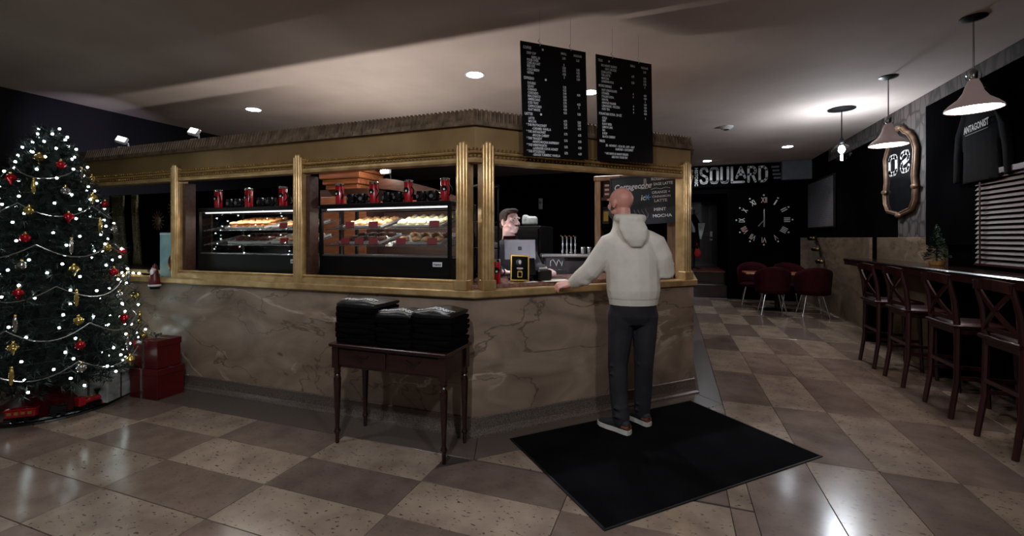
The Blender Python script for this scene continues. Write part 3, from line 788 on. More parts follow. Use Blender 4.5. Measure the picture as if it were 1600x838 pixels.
MB().tube([(-.28 + .56 * k / 10, 0, .004 + .004 * (k % 2)) for k in range(11)], .003, 5).build('wire', 'black_plastic', sl)
for k in range(6): MB().ball((-.24 + .09 * k, -.005, .02), .012, 8, 6).build('light_bulb', 'warm_light', sl, True)
for x, z, lb in ((-6.09, 1.67, 'dim brass sunburst ornament left of the poster'), (-5.80, 1.82, 'dim brass sunburst ornament right above the poster')):
    t = thing('sunburst_ornament', lb, 'ornament', (x, 3.75, z))
    MB().ball((0, 0, 0), (.05, .02, .06), 12, 8).build('disc', 'gold_dull', t, True)
    for k in range(14):
        a_ = 2 * PI * k / 14
        MB().bar((.05 * math.cos(a_), 0, .055 * math.sin(a_)), (.11 * math.cos(a_), 0, .12 * math.sin(a_)), .012, .008, (0, 1, 0)).build('ray', 'gold_dull', t)
    MB().bar((0, .02, 0), (0, .06, 0), .02, .02).build('mount', 'black_metal', t)
MB_ = MB().box((-5.6, 3.83, 1.55), (3.1, .06, .94)).build('bay_backing', 'black_wall', K)

# ================================================================ hanging menu boards
def fit(txt, w, h, ext=.002, bold=0.0):
    """Glyph verts scaled to an exact box w x h, origin at its lower left."""
    vs, fs = glyphs(txt, 1.0, 1.0, bold, 'LEFT', 0.01)
    xs = [v[0] for v in vs]; ys = [v[1] for v in vs]
    x0, x1, y0, y1 = min(xs), max(xs), min(ys), max(ys)
    return [((v[0] - x0) / (x1 - x0) * w, (v[1] - y0) / (y1 - y0) * h, v[2] * ext / .01) for v in vs], fs
def menu_board(loc, tilt, label, rows):
    t = thing('menu_board', label, 'menu board', loc, 0)
    R = wall_frame((0, 0, 0), (1, 1, 0)) @ Matrix.Rotation(tilt, 4, 'Z')
    MB().box((0, 0, 0), (.588, .868, .008), R).build('panel', 'black_plastic', t)
    items = []
    for y, x, txt, sm, rg in rows:
        Y = .434 - y * .868
        sz = .029 if x < .03 else .0262
        items.append((txt, -.294 + x, Y - .022, sz, .70, 'LEFT'))
        if sm: items.append((sm, .085, Y - .022, .0255, .70, 'CENTER'))
        if rg: items.append((rg, .215, Y - .022, .0255, .70, 'CENTER'))
    letters('lettering', items, 'white_print', t, R @ Matrix.Translation((0, 0, .0046)))
    for x in (-.13, .15):
        p = R @ Vector((x, .43, 0))
        hk = MB().tube([p + Vector((0, 0, -.012)), p + Vector((.012, 0, .004)), p + Vector((-.010, 0, .030)), p + Vector((.004, 0, .045))], .0035, 6).build('hook', 'white_plastic', t, True)
        MB().tube([p + Vector((.002, 0, .042)), (p.x + .002, p.y, CEIL - loc[2])], .0012, 5).build('wire', 'steel', hk)
    return t, R
m1 = [(.036, .02, 'COFFEE', 'SMALL', 'REGULAR'), (.078, .05, 'DRIP CUP', '2.95', '3.25'), (.112, .09, 'REFILL $1', '', ''), (.138, .05, 'POUR OVER', '5', ''), (.165, .05, 'CAFE AU LAIT', '3.50', '3.95'),
      (.192, .05, 'RED EYE', '3.75', '4.25'), (.222, .05, 'COLD BREW', '4.25', '4.75'), (.251, .05, 'NITRO', '5', '5.50'), (.300, .02, 'ESPRESSO', '', ''), (.340, .05, 'DOUBLE', '3.25', ''), (.368, .05, 'QUAD', '4.25', ''),
      (.396, .05, 'CUBANO', '3.40', '4.00'), (.426, .05, 'CORTADO', '3.50', ''), (.454, .05, 'MACCHIATO', '3.50', ''), (.482, .05, 'AMERICANO', '3.75', '4.25'), (.512, .05, 'ICED TRAY', '3.50', '5'), (.542, .05, 'CAPPUCCINO', '4.50', ''),
      (.572, .05, 'FLAT WHITE', '4.25', '5.25'), (.612, .02, 'LATTES', '', ''), (.648, .05, 'LATTE', '4.75', '5.25'), (.676, .05, 'MOCHA', '5.25', '5.75'), (.706, .03, '* THE PROTAGONIST', '5.75', '6.25'), (.736, .08, '-CARAMEL VANILLA', '', ''),
      (.765, .03, '* THE ANTAGONIST', '5.75', '6.25'), (.795, .08, '-MOCHA CHERRY', '', ''), (.824, .03, '* THE TRAGEDY', '5.75', '6.25'), (.853, .08, '-WHITE MOCHA RASPBERRY', '', ''), (.882, .03, '* THE WENTWORTH', '5.75', '6.25'),
      (.910, .08, '-LAVENDER COOK HONEY', '', ''), (.938, .03, '* THE FITZGERALD', '5.75', '6.25'), (.966, .08, '-GINGER TURMERIC VANILLA', '', '')]
b1, R1 = menu_board((-.868, 3.392, 2.512), math.radians(1.7), 'black hanging menu board headed coffee, left of the pair', m1)
for y, x in ((.036, .19), (.300, .21), (.612, .16)):
    MB().lathe([(.009, 0), (.009, .001)], M=R1 @ Matrix.Translation((-.294 + x, .434 - y * .868 - .010, .0046)), n=10).build('heading_dot', 'white_print', b1)
m2 = [(.038, .02, 'TEAS', 'SMALL', 'REGULAR'), (.080, .05, 'BIG HEART BLENDS', '', '3.50'), (.112, .09, 'HOT OR ICED', '', ''), (.142, .05, 'CHAI LATTE', '4.75', '4.75'), (.172, .05, 'TEA LATTE', '', '4.75'), (.202, .05, 'MATCHA', '5.25', '5.75'),
      (.232, .05, 'LONDON FOG', '', '5'), (.276, .02, 'MORE DRINKS', '', ''), (.314, .05, 'HOT CHOCOLATE', '4', '4.50'), (.344, .05, 'STEAMER', '4', '4.50'), (.374, .05, 'ITALIAN SODA', '', '4'), (.404, .05, 'SAN PEL', '', '3.50'), (.434, .05, 'ARNOLD PALMER', '4', '4.50'),
      (.464, .05, 'LEMONADE - FROZEN', '4', '4.50'), (.494, .05, 'ICED TEA', '4', '4.50'), (.540, .02, 'FOUNTAIN SODA  20 OZ', '', '3'), (.578, .05, 'COLA', '', ''), (.606, .05, 'DIET', '', ''), (.636, .05, 'ROOT BEER', '', ''), (.666, .05, 'LEMON LIME', '', ''),
      (.696, .05, 'BIG', '', ''), (.726, .05, 'B POP', '', ''), (.756, .05, 'BLACK CHERRY', '', ''), (.800, .02, 'MILKS', '', ''), (.838, .08, '2% - NONFAT - 1/2 & 1/2 - SOY - OAT', '', ''), (.868, .18, 'ALMOND - COCONUT', '', ''), (.915, .07, '* WE HAVE SO MANY SYRUPS', '', ''), (.945, .14, 'ASK FOR YOUR FAV', '', '')]
b2, R2 = menu_board((-.384, 3.877, 2.530), math.radians(1.3), 'black hanging menu board headed teas, right of the pair', m2)
for y, x in ((.038, .13), (.276, .25)):
    MB().lathe([(.009, 0), (.009, .001)], M=R2 @ Matrix.Translation((-.294 + x, .434 - y * .868 - .010, .0046)), n=10).build('heading_dot', 'white_print', b2)

# ================================================================ rear wall: sign and clock
sg = thing('wall_sign', 'black wall sign with large white Soulard lettering', 'sign', (0, 11.70, 0))
Mw = Matrix(((1, 0, 0, 0), (0, 0, -1, 0), (0, 1, 0, 0), (0, 0, 0, 1)))
MB().prism([(-.1, 2.66), (2.385, 2.69), (2.275, 3.19), (-.1, 3.19)], -.04, .02, Mw).build('panel', 'black_wall', sg)
Mz = Matrix.Translation((0, -.021, 0)) @ Mw
def strokes(mb, polys, x, y, w, h, sw, M, th=.006):
    """Block letters: polylines on a unit box drawn with a constant stroke width."""
    for pl in polys:
        p = [Vector((x + sw / 2 + a * (w - sw), y + sw / 2 + b * (h - sw), 0)) for a, b in pl]
        for i, c in enumerate(p):
            mb.prism([(c.x + sw / 2 * math.cos(2 * PI * k / 12), c.y + sw / 2 * math.sin(2 * PI * k / 12)) for k in range(12)], 0, th, M)
            if i + 1 < len(p):
                d = (p[i + 1] - c).normalized(); n = Vector((-d.y, d.x, 0)) * (sw / 2)
                mb.prism([tuple((c - n).xy), tuple((p[i + 1] - n).xy), tuple((p[i + 1] + n).xy), tuple((c + n).xy)], 0, th, M)
LET = {'S': [[(1, .80), (.86, .97), (.5, 1), (.14, .97), (0, .80), (.1, .60), (.9, .40), (1, .20), (.86, .03), (.5, 0), (.14, .03), (0, .20)]],
       'O': [[(0, .14), (.14, .02), (.5, 0), (.86, .02), (1, .14), (1, .86), (.86, .98), (.5, 1), (.14, .98), (0, .86), (0, .14)]],
       'U': [[(0, 1), (0, .14), (.14, .02), (.5, 0), (.86, .02), (1, .14), (1, 1)]], 'L': [[(0, 1), (0, 0), (1, 0)]],
       'A': [[(0, 0), (.5, 1), (1, 0)], [(.2, .32), (.8, .32)]], 'R': [[(0, 0), (0, 1), (.7, 1), (1, .85), (1, .65), (.7, .5), (0, .5)], [(.55, .5), (1, 0)]],
       'D': [[(0, 0), (0, 1), (.65, 1), (1, .8), (1, .2), (.65, 0), (0, 0)]]}
for ch, x, w, z, h in (('S', .595, .195, 2.745, .41), ('O', .822, .195, 2.745, .405), ('U', 1.050, .19, 2.745, .405), ('L', 1.275, .30, 2.745, .40), ('A', 1.372, .23, 2.845, .295), ('R', 1.625, .195, 2.745, .39), ('D', 1.855, .195, 2.745, .385)):
    lt = MB(); strokes(lt, LET[ch], x, z, w, h, .052, Mz); lt.build('letter', 'white_print', sg)
vs, fs = fit('HISTORIC', .44, .075, .004, .02)
MB().add(vs, fs, Mz @ Matrix.Translation((.485, 3.150, 0)) @ Matrix.Rotation(-PI / 2, 4, 'Z')).build('side_lettering', 'white_print', sg)
mk = MB()
for k in range(4):
    mk.box((2.20 + .012 * k, .0, 3.09 - k * .085), (.16 - .02 * (k % 2), .004, .045), Matrix.Translation((0, -.021, 0)))
mk.build('grey_print', 'grey_print', sg)

ck = thing('wall_clock', 'large black wall clock with silver Roman numerals', 'clock', (1.97, 11.70, 1.87))
MB().lathe([(.50, 0), (.50, .02), (.48, .03), (.02, .032)], n=48, M=Matrix.Rotation(PI / 2, 4, 'X')).build('dial', 'black_wall', ck)
NUM = ['XII', 'I', 'II', 'III', 'IIII', 'V', 'VI', 'VII', 'VIII', 'IX', 'X', 'XI']
Mc = Matrix.Translation((0, -.034, 0)) @ Mw
for k, nme in enumerate(NUM):
    a = -2 * PI * k / 12
    w = {1: .03, 2: .065, 3: .10, 4: .12}[len(nme)] if set(nme) == {'I'} else .045 + .026 * len(nme)
    vs, fs = fit(nme, w, .125, .006, .01)
    MB().add(vs, fs, Mc @ Matrix.Rotation(a, 4, 'Z') @ Matrix.Translation((-w / 2, .40, 0))).build('numeral', 'pink_print' if k in (0, 5, 6, 8) else 'silver_paint', ck)
    MB().ball((.575 * math.sin(-a), 0, .575 * math.cos(-a)), .020, 10, 6, Matrix.Translation((0, -.01, 0))).build('hour_dot', 'white_plastic', ck, True)
MB().add([(-.012, .25, 0), (.012, .25, 0), (.016, -.16, 0), (-.016, -.16, 0), (-.012, .25, .004), (.012, .25, .004), (.016, -.16, .004), (-.016, -.16, .004)], [(0, 1, 2, 3), (7, 6, 5, 4), (0, 4, 5, 1), (1, 5, 6, 2), (2, 6, 7, 3), (3, 7, 4, 0)], Mc @ Matrix.Translation((0, 0, .006))).build('minute_hand', 'chrome', ck)
MB().bar((0, -.045, 0), (-.12, -.045, -.145), .022, .004, (0, 1, 0)).build('hour_hand', 'chrome', ck)

# ================================================================ shelf unit and chalkboard inside the kiosk
sh = thing('wooden_shelf_unit', 'pale wooden shelf unit behind the chalkboard', 'shelf unit', (-.40, 5.30, 0))
for x, w in ((-.42, .07), (.405, .14)): MB().box((x, 0, 1.08), (w, .28, 2.16), bev=.005).build('upright', 'shelf_wood', sh)
MB().box((.01, 0, 2.135), (.95, .30, .06), bev=.008).build('cornice', 'shelf_wood', sh)
MB().box((.01, .135, 1.05), (.80, .02, 2.08)).build('back_panel', 'black_wall', sh)
for z in (.55, 1.10, 1.585, 1.90): MB().box((.01, 0, z), (.80, .26, .03)).build('shelf', 'black_wall' if z < 1.7 else 'brown_wood', sh)
rc = thing('red_brick_sign', 'narrow dark sign with pale stacked marks on the shelf unit', 'sign', (-.72, 5.20, 1.916))
MB().box((0, 0, .09), (.09, .02, .18)).build('board', 'brown_wood', rc)
for k in range(3): MB().box((.0, -.012, .04 + k * .05), (.05, .004, .022)).build('mark', 'pink_print', rc)
bg = thing('coffee_bag', 'black coffee bag with gold label on the shelf unit', 'coffee bag', (-.735, 5.22, 1.601))
MB().box((0, 0, .095), (.10, .06, .19), bev=.02).build('pouch', 'black_bag', bg)
MB().box((0, 0, .20), (.10, .02, .03), bev=.006).build('folded_top', 'black_bag', bg)
MB().box((.005, -.032, .10), (.055, .004, .11)).build('label', 'bright_gold', bg)
def bottle(loc, m, label, h=.27):
    b = thing('bottle', label, 'bottle', loc, 0, 'bottles on the kiosk shelf')
    MB().lathe([(.030, 0), (.034, .01), (.034, h * .58), (.014, h * .74), (.012, h * .95)], n=14).build('glass_body', m, b, True)
    MB().lathe([(.014, h * .95), (.014, h)], n=12).build('cap', 'bright_gold', b, True)
    MB().lathe([(.0345, h * .2), (.0345, h * .45)], n=14, caps=False).build('label_band', 'kraft', b, True)
for k, (x, m) in enumerate(((-.22, 'black_gloss'), (-.13, 'brownie'), (-.04, 'black_gloss'))):
    bottle((x, 5.22, 1.116), m, ('leftmost dark bottle under the chalkboard', 'middle brown bottle under the chalkboard', 'rightmost dark bottle under the chalkboard')[k], .30)
cb = thing('chalkboard', 'grey chalkboard with handwritten winter drink specials', 'chalkboard', (-.306, 5.05, 1.868))
Rc = wall_frame((0, 0, 0), (1, 0, 0)) @ Matrix.Rotation(math.radians(3.0), 4, 'Z')
MB().box((0, 0, 0), (.675, .525, .016), Rc).build('slate', 'chalk_slate', cb)
for d_, c_ in (((.69, .012, .024), (0, .262, 0)), ((.69, .012, .024), (0, -.262, 0)), ((.012, .525, .024), (-.342, 0, 0)), ((.012, .525, .024), (.342, 0, 0))):
    MB().box(c_, d_, Rc).build('frame_rail', 'chalk_slate', cb)
Rt = Rc @ Matrix.Translation((0, 0, .0085))
for it in [('Cottagecore', -.31, .125, .088, .88, 'LEFT', .25), ('ROSEMARY', .09, .20, .042, .95, 'LEFT'), ('+ SAGE LATTE', .08, .145, .042, .85, 'LEFT'), ('ic', -.03, -.005, .085, .9, 'LEFT', .2), ('ORANGE +', .09, .055, .04, .95, 'LEFT'),
                           ('CINNAMON', .09, .012, .034, 1.0, 'LEFT'), ('LATTE', .11, -.035, .042, 1.1, 'LEFT'), ('MINT', .10, -.13, .046, 1.15, 'LEFT'), ('MOCHA', .085, -.20, .046, 1.15, 'LEFT')]:
    letters('chalk_word', [it], 'white_print', cb, Rt)
MB().tube([Rt @ Vector((x, .11 + .006 * math.sin(x * 60), 0)) for x in [.08 + .02 * k for k in range(11)]], .0022, 5).build('chalk_line', 'white_print', cb)
MB().tube([Rt @ Vector(p) for p in ((-.02, .12, 0), (.05, .12, 0), (.055, .16, 0), (.035, .17, 0), (.035, .225, 0), (.02, .225, 0), (.015, .165, 0), (-.02, .145, 0))], .0035, 5, True).build('chalk_bottle', 'white_print', cb)
for k in range(3):
    a = PI * k / 3; MB().bar(Rt @ Vector((.042 - .034 * math.cos(a), .022 - .034 * math.sin(a), 0)), Rt @ Vector((.042 + .034 * math.cos(a), .022 + .034 * math.sin(a), 0)), .007, .003, (0, 1, 0)).build('snowflake_arm', 'blue_chalk', cb)
sn = MB()
for x in (-.09, -.05, -.01, .03): sn.tube([Rt @ Vector((x + .012 * math.sin(k), -.20 + .02 * k, 0)) for k in range(6)], .006, 5)
tag(sn.build('chalk_drawing', 'grey_print', cb), kind='stuff')
MB().bar((-.25, .0, .27), (-.25, .12, .27), .01, .01).build('hanging_bracket', 'black_metal', cb)
MB().bar((.25, .0, .29), (.25, .12, .29), .01, .01).build('hanging_bracket', 'black_metal', cb)

# ================================================================ side table with folded clothes
tb = thing('side_table', 'dark mahogany two-drawer side table with turned legs', 'table', (-1.815, 2.70, 0))
MB().box((0, -.005, .700), (.935, .385, .024), bev=.010).build('top', 'dark_wood', tb)
MB().box((0, 0, .615), (.87, .32, .145)).build('apron', 'dark_wood', tb)
for x in (-.205, .205):
    dw = MB().box((x, -.164, .615), (.385, .012, .115), bev=.003).build('drawer', 'dark_wood', tb)
    MB().tube([(x - .055 + .011 * k, -.178 - .008 * math.sin(PI * k / 10), .640 - .028 * math.sin(PI * k / 10)) for k in range(11)], .0032, 6).build('drawer_pull', 'black_metal', dw, True)
for x in (-.425, .425):
    for y in (-.152, .152):
        lg = MB().box((x, y, .612), (.052, .052, .15)).build('leg', 'dark_wood', tb)
        MB().lathe([(.013, 0), (.014, .06), (.020, .075), (.024, .085), (.020, .095), (.016, .105), (.015, .12), (.026, .43), (.026, .46), (.020, .475), (.024, .482), (.018, .492), (.025, .50), (.021, .52), (.026, .54)], (x, y, 0), 14).build('turned_shaft', 'dark_wood', lg, True)
TOPS = ['top', 'second', 'third', 'fourth', 'fifth', 'sixth', 'seventh', 'eighth']
def cloth_stack(cx, cy, w, d, n, th, where, seed, tx=0.0):
    rnd = random.Random(seed)
    for k in range(n):
        N = 25; top = (k == n - 1); lv = n - 1 - k
        dx, dy, rz = rnd.uniform(-.008, .008), rnd.uniform(-.006, .006), rnd.uniform(-.03, .03)
        lab = ('top black folded shirt with white lettering on the ' if top else TOPS[lv] + ' black folded shirt from the top of the ') + where
        t = thing('folded_shirt', lab, 'clothing', (cx + dx, cy + dy, .7125 + k * th), rz, 'folded shirts in the ' + where)
        vs = []; fs = []; h = th * 1.0; ph = rnd.uniform(0, 6)
        for i in range(N):
            u = i / (N - 1); x = -w / 2 + w * u; e = 1 - .10 * (abs(2 * u - 1) ** 6)
            wob = .006 * math.sin(ph + 5 * u)
            puff = (.016 * math.sin(PI * u) ** .7 + .006 * math.sin(3 * PI * u + seed)) if top else .003 * math.sin(ph + 7 * u)
            hh = h * (.80 + .20 * math.sin(PI * u) ** .25) if top else h
            y0, y1 = -d / 2 * e + wob, d / 2 * e
            sec = [(x, y0 + .005, .0), (x, y0 + .0008, h * .15), (x, y0, h * .55), (x, y0 + (.006 if top else .0012), hh * .88), (x, y0 + (.03 if top else .010), hh + puff * .55), (x, y0 + .10, hh + puff), (x, y1 - .05, hh + puff * .6), (x, y1 - .005, hh * .7), (x, y1, h * .4), (x, y1 - .016, .0005)]
            vs += sec
        m_ = len(sec)
        for i in range(N - 1):
            for j in range(m_): fs.append((i * m_ + j, i * m_ + (j + 1) % m_, i * m_ + m_ + (j + 1) % m_, i * m_ + m_ + j))
        fs += [tuple(range(m_)), tuple((N - 1) * m_ + j for j in range(m_ - 1, -1, -1))]
        o = MB().add(vs, fs).build('cloth', 'black_bag' if top else 'black_cloth', t, True)
        if top:
            gv, gf_ = glyphs('ANTAGONIST', .066, .66, .0018, 'CENTER', 0.0008)
            bl = []
            for gx, gy, gz in gv:
                u = min(1, max(0, (gx + tx + w / 2) / w)); pf = .016 * math.sin(PI * u) ** .7 + .006 * math.sin(3 * PI * u + seed)
                hh = h * (.80 + .20 * math.sin(PI * u) ** .25); y0 = -d / 2
                v_ = gy + .022                                   # distance up from the rounded front edge
                yy = y0 + .03 + v_ * .98
                ft = min(1, max(0, (yy - y0 - .03) / .07))
                bl.append((gx + tx, yy, hh + pf * (.55 + .45 * ft) + .0045 + gz))
            MB().add(bl, gf_).build('print', 'white_print', t)
cloth_stack(-2.09, 2.70, .33, .33, 8, .036, 'tall left stack on the side table', 1)
cloth_stack(-1.77, 2.66, .27, .28, 7, .033, 'low middle stack on the side table', 2)
cloth_stack(-1.49, 2.70, .28, .32, 7, .036, 'right stack on the side table', 3)

# ================================================================ floor mat
fm = thing('floor_mat', 'large black floor mat in front of the service counter', 'mat', (-.09, 3.245, 0), PI / 4)
MB().box((0, 0, .0045), (1.74, 1.09, .007)).build('carpet_field', 'mat_rubber', fm)
for c_, d_ in (((0, .550, .003), (1.77, .018, .006)), ((0, -.550, .003), (1.77, .018, .006)), ((.877, 0, .003), (.018, 1.10, .006)), ((-.877, 0, .003), (.018, 1.10, .006))):
    MB().box(c_, d_, bev=.0025).build('rubber_edge', 'mat_edge', fm)

# ================================================================ bar counter and stools
br = thing('bar_counter', 'long dark wooden bar counter fixed along the right wall', 'bar counter', (2.63, 5.0, 0))
MB().box((0, 0, 1.125), (.46, 6.0, .05), bev=.012).build('worktop', 'bar_wood', br)
MB().box((-.215, 0, 1.085), (.03, 5.9, .05)).build('front_rail', 'dark_wood', br)
for y in (-2.6, -.9, .9, 2.6): MB().box((.05, y, .55), (.30, .06, 1.10)).build('support', 'black_wall', br)
sw = thing('bar_stool', 'dark red cross-back bar stool, farthest along the bar', 'bar stool', (2.12, 6.205, 0), 0, 'cross-back bar stools')
for sy in (-1, 1):
    MB().tube([(-.03, sy * .195, 0), (.012, sy * .19, .30), (.02, sy * .185, .70), (.0, sy * .185, .95), (-.045, sy * .185, 1.145)], [.019, .021, .023, .021, .017], 8).build('back_leg', 'stool_wood', sw, True)
    MB().tube([(.40, sy * .185, 0), (.385, sy * .18, .40), (.375, sy * .175, .725)], [.017, .020, .023], 8).build('front_leg', 'stool_wood', sw, True)
    MB().bar((.005, sy * .188, .33), (.39, sy * .18, .33), .022, .03).build('side_stretcher', 'stool_wood', sw)
MB().bar((.392, -.18, .25), (.392, .18, .25), .03, .024).build('foot_rest', 'stool_wood', sw)
MB().bar((.01, -.185, .42), (.01, .185, .42), .022, .03).build('rear_stretcher', 'stool_wood', sw)
st_ = MB().box((.195, 0, .742), (.44, .42, .034), bev=.014).build('seat', 'stool_wood', sw, True)
MB().box((.195, 0, .705), (.38, .37, .05)).build('seat_apron', 'stool_wood', sw)
rl = [(-.040 - .022 * math.sin(PI * k / 8), -.20 + .05 * k, 1.115 + .012 * math.sin(PI * k / 8)) for k in range(9)]
mb = MB()
for a_, b_ in zip(rl[:-1], rl[1:]): mb.bar(a_, b_, .024, .075)
mb.build('top_rail', 'stool_wood', sw, False)
for sy in (-1, 1):
    pts = [(.004 - .035 * t - .018 * math.sin(PI * t), sy * (.175 - .35 * t), .80 + .29 * t) for t in [k / 8 for k in range(9)]]
    mb = MB()
    for a_, b_ in zip(pts[:-1], pts[1:]): mb.bar(a_, b_, .014, .030)
    mb.build('cross_slat', 'stool_wood', sw)
MB().bar((.006, -.18, .80), (.006, .18, .80), .018, .03).build('lower_back_rail', 'stool_wood', sw)
for y, lb in ((5.545, 'dark red cross-back bar stool, second from the far end'), (4.755, 'dark red cross-back bar stool, third from the far end'), (4.035, 'dark red cross-back bar stool nearest the viewer')):
    dup(sw, (2.12, y, 0), 0, lb)

# small potted conifer on the bar
pc = thing('small_potted_conifer', 'small green conifer in a low pot on the bar', 'plant', (2.72, 6.19, 1.151))
MB().lathe([(.055, 0), (.065, .01), (.070, .05), (.060, .052)], n=16).build('pot', 'kraft', pc, True)
MB().lathe([(.010, .045), (.006, .36)], n=8).build('stem', 'bark', pc)
rnd = random.Random(4); nd = MB()
for k in range(420):
    z = .07 + .36 * rnd.random() ** .9; r = (.12 * (1 - (z - .07) / .40)) ; a = rnd.uniform(0, 2 * PI)
    p = Vector((r * .3 * math.cos(a), r * .3 * math.sin(a), z)); q = Vector((r * math.cos(a) * rnd.uniform(.8, 1.1), r * math.sin(a) * rnd.uniform(.8, 1.1), z - .01 + rnd.uniform(-.02, .03)))
    s_ = Vector((-math.sin(a), math.cos(a), 0)) * .009
    nd.add([p - s_ * .4, p + s_ * .4, q + s_ + Vector((0, 0, .008)), q - s_], [(0, 1, 2, 3)])
tag(nd.build('needles', 'green_small', pc), kind='stuff')

# ================================================================ right wall things
mr = thing('framed_mirror', 'ornate gilt-framed mirror with its reflection modelled as reversed white letters', 'mirror', (2.845, 7.36, 2.3))
outl = [(7.60, 2.80), (7.70, 2.70), (7.79, 2.57), (7.77, 2.40), (7.76, 2.24), (7.80, 2.07), (7.79, 1.93), (7.70, 1.82), (7.52, 1.79), (7.36, 1.76), (7.20, 1.79), (7.03, 1.82), (6.95, 1.93), (6.94, 2.07), (6.97, 2.24), (6.94, 2.40), (6.92, 2.57), (6.99, 2.70), (7.10, 2.80), (7.20, 2.84), (7.28, 2.90), (7.36, 2.93), (7.44, 2.90), (7.52, 2.84)]
lo = [(y - 7.36, z - 2.3) for y, z in outl]
MB().tube([(0, y, z) for y, z in lo], .027, 10, True).build('frame', 'mirror_frame', mr, True)
MB().tube([(-.028, y * .97, z * .97) for y, z in lo], .010, 8, True).build('inner_bead', 'mirror_frame', mr, True)
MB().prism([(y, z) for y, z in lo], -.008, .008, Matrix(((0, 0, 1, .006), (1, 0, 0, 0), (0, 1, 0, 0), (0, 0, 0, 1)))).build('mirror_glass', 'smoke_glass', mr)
for y, z in ((0, -.545), (0, .62), (.42, -.20), (-.42, -.20)):
    MB().ball((-.02, y, z), (.03, .07, .035), 12, 8).build('carved_knot', 'mirror_frame', mr, True)
Mm = wall_frame((-.0045, 0, 0), (0, -1, 0))  # reflection of a sign, modelled as white letters on the glass
lt = MB(); strokes(lt, LET['O'], -.32, .0, .26, .30, .062, Mm, .003); lt.build('modelled_reflection', 'white_print', mr)
lt = MB(); strokes(lt, [[(1 - a, b) for a, b in LET['S'][0]]], .02, .0, .26, .30, .062, Mm, .003); lt.build('modelled_reflection', 'white_print', mr)

pp = thing('framed_print', 'large framed print of fine grey lines above the marble dado', 'picture', (2.862, 10.85, 2.17))
MB().box((0, 0, 0), (.02, 1.70, .98)).build('sheet', 'picture_print', pp)
for c_, d_ in (((-.005, 0, .50), (.03, 1.76, .03)), ((-.005, 0, -.50), (.03, 1.76, .03)), ((-.005, .865, 0), (.03, .03, .98)), ((-.005, -.865, 0), (.03, .03, .98))):
    MB().box(c_, d_).build('frame_rail', 'black_metal', pp)
mb = MB()
for k in range(22): mb.box((-.0115, random.uniform(-.03, .03), .44 - k * .041), (.002, random.uniform(1.2, 1.6), .012))
tag(mb.build('printed_lines', 'grey_print', pp), kind='stuff')

wk = thing('wall_candle_rack', 'stepped black wall rack with three pale candle cups', 'candle rack', (2.83, 10.8, 1.2))
MB().tube([(.02, .32, .30), (.0, .22, .22), (.02, .06, .10), (.0, -.05, .0), (.02, -.17, -.12), (.0, -.28, -.24)], .016, 8).build('curved_bar', 'black_metal', wk, True)
for y, z in ((.27, .20), (.0, -.02), (-.28, -.26)):
    MB().lathe([(.05, 0), (.075, .02), (.085, .06), (.08, .06), (.06, .02)], (-.07, y, z), 14).build('cup_holder', 'black_metal', wk, True)
    for dy in (-.10, .10): MB().ball((-.06, y + dy, z + .05), (.030, .045, .030), 10, 8).build('candle', 'bauble_gold', wk, True)

ts = thing('hanging_hoodie', 'black long-sleeved top with white chest lettering hung by the window', 'clothing', (2.80, 5.60, 2.42))
body = MB()
body.rings([((0, 0, -.42), (.03, 0, 0), (0, .29, 0)), ((0, 0, -.2), (.032, 0, 0), (0, .28, 0)), ((0, 0, .1), (.034, 0, 0), (0, .28, 0)), ((0, 0, .28), (.03, 0, 0), (0, .27, 0)), ((0, 0, .37), (.025, 0, 0), (0, .17, 0)), ((0, 0, .40), (.02, 0, 0), (0, .09, 0))])
for sy in (-1, 1):
    body.rings([((0, sy * .22, .26), (.028, 0, 0), (0, .05, .07)), ((0, sy * .33, .08), (.030, 0, 0), (0, .07, .02)), ((.0, sy * .37, -.16), (.028, 0, 0), (0, .06, 0)), ((0, sy * .385, -.40), (.026, 0, 0), (0, .05, 0))])
remeshed('garment', body, .012, 3, 'black_cloth', ts)
letters('lettering', [('ANTAGONIST', 0, 0, .095, .62, 'CENTER')], 'white_print', ts, wall_frame((-.0405, .0, .085), (0, -1, .05), (0, .05, 1)))
MB().bar((-.038, .17, .055), (-.038, -.17, .068), .002, .006).build('underline', 'grey_print', ts)
MB().tube([(0, 0, .40), (0, .02, .46), (.03, 0, .49), (.05, 0, .47)], .004, 6).build('hanger_hook', 'steel', ts, True)
bd = thing('window_blind', 'brown wooden slat blind in the window behind the bar', 'blind', (2.815, 5.0, 1.62))
for k in range(18):
    o = MB().box((0, 0, 0), (.040, 1.40, .0035)).build('slat', 'blind_wood', bd, False, (0, 0, -.40 + k * .0475)); o.rotation_euler = (0, -.95, 0)
MB().box((0, 0, .45), (.05, 1.42, .05)).build('head_rail', 'stool_wood', bd)
MB().box((0, 0, -.425), (.045, 1.40, .02)).build('bottom_rail', 'stool_wood', bd)
for y in (.60, -.2, -.6): MB().box((-.025, y, 0), (.003, .025, .86)).build('ladder_tape', 'stool_wood', bd)

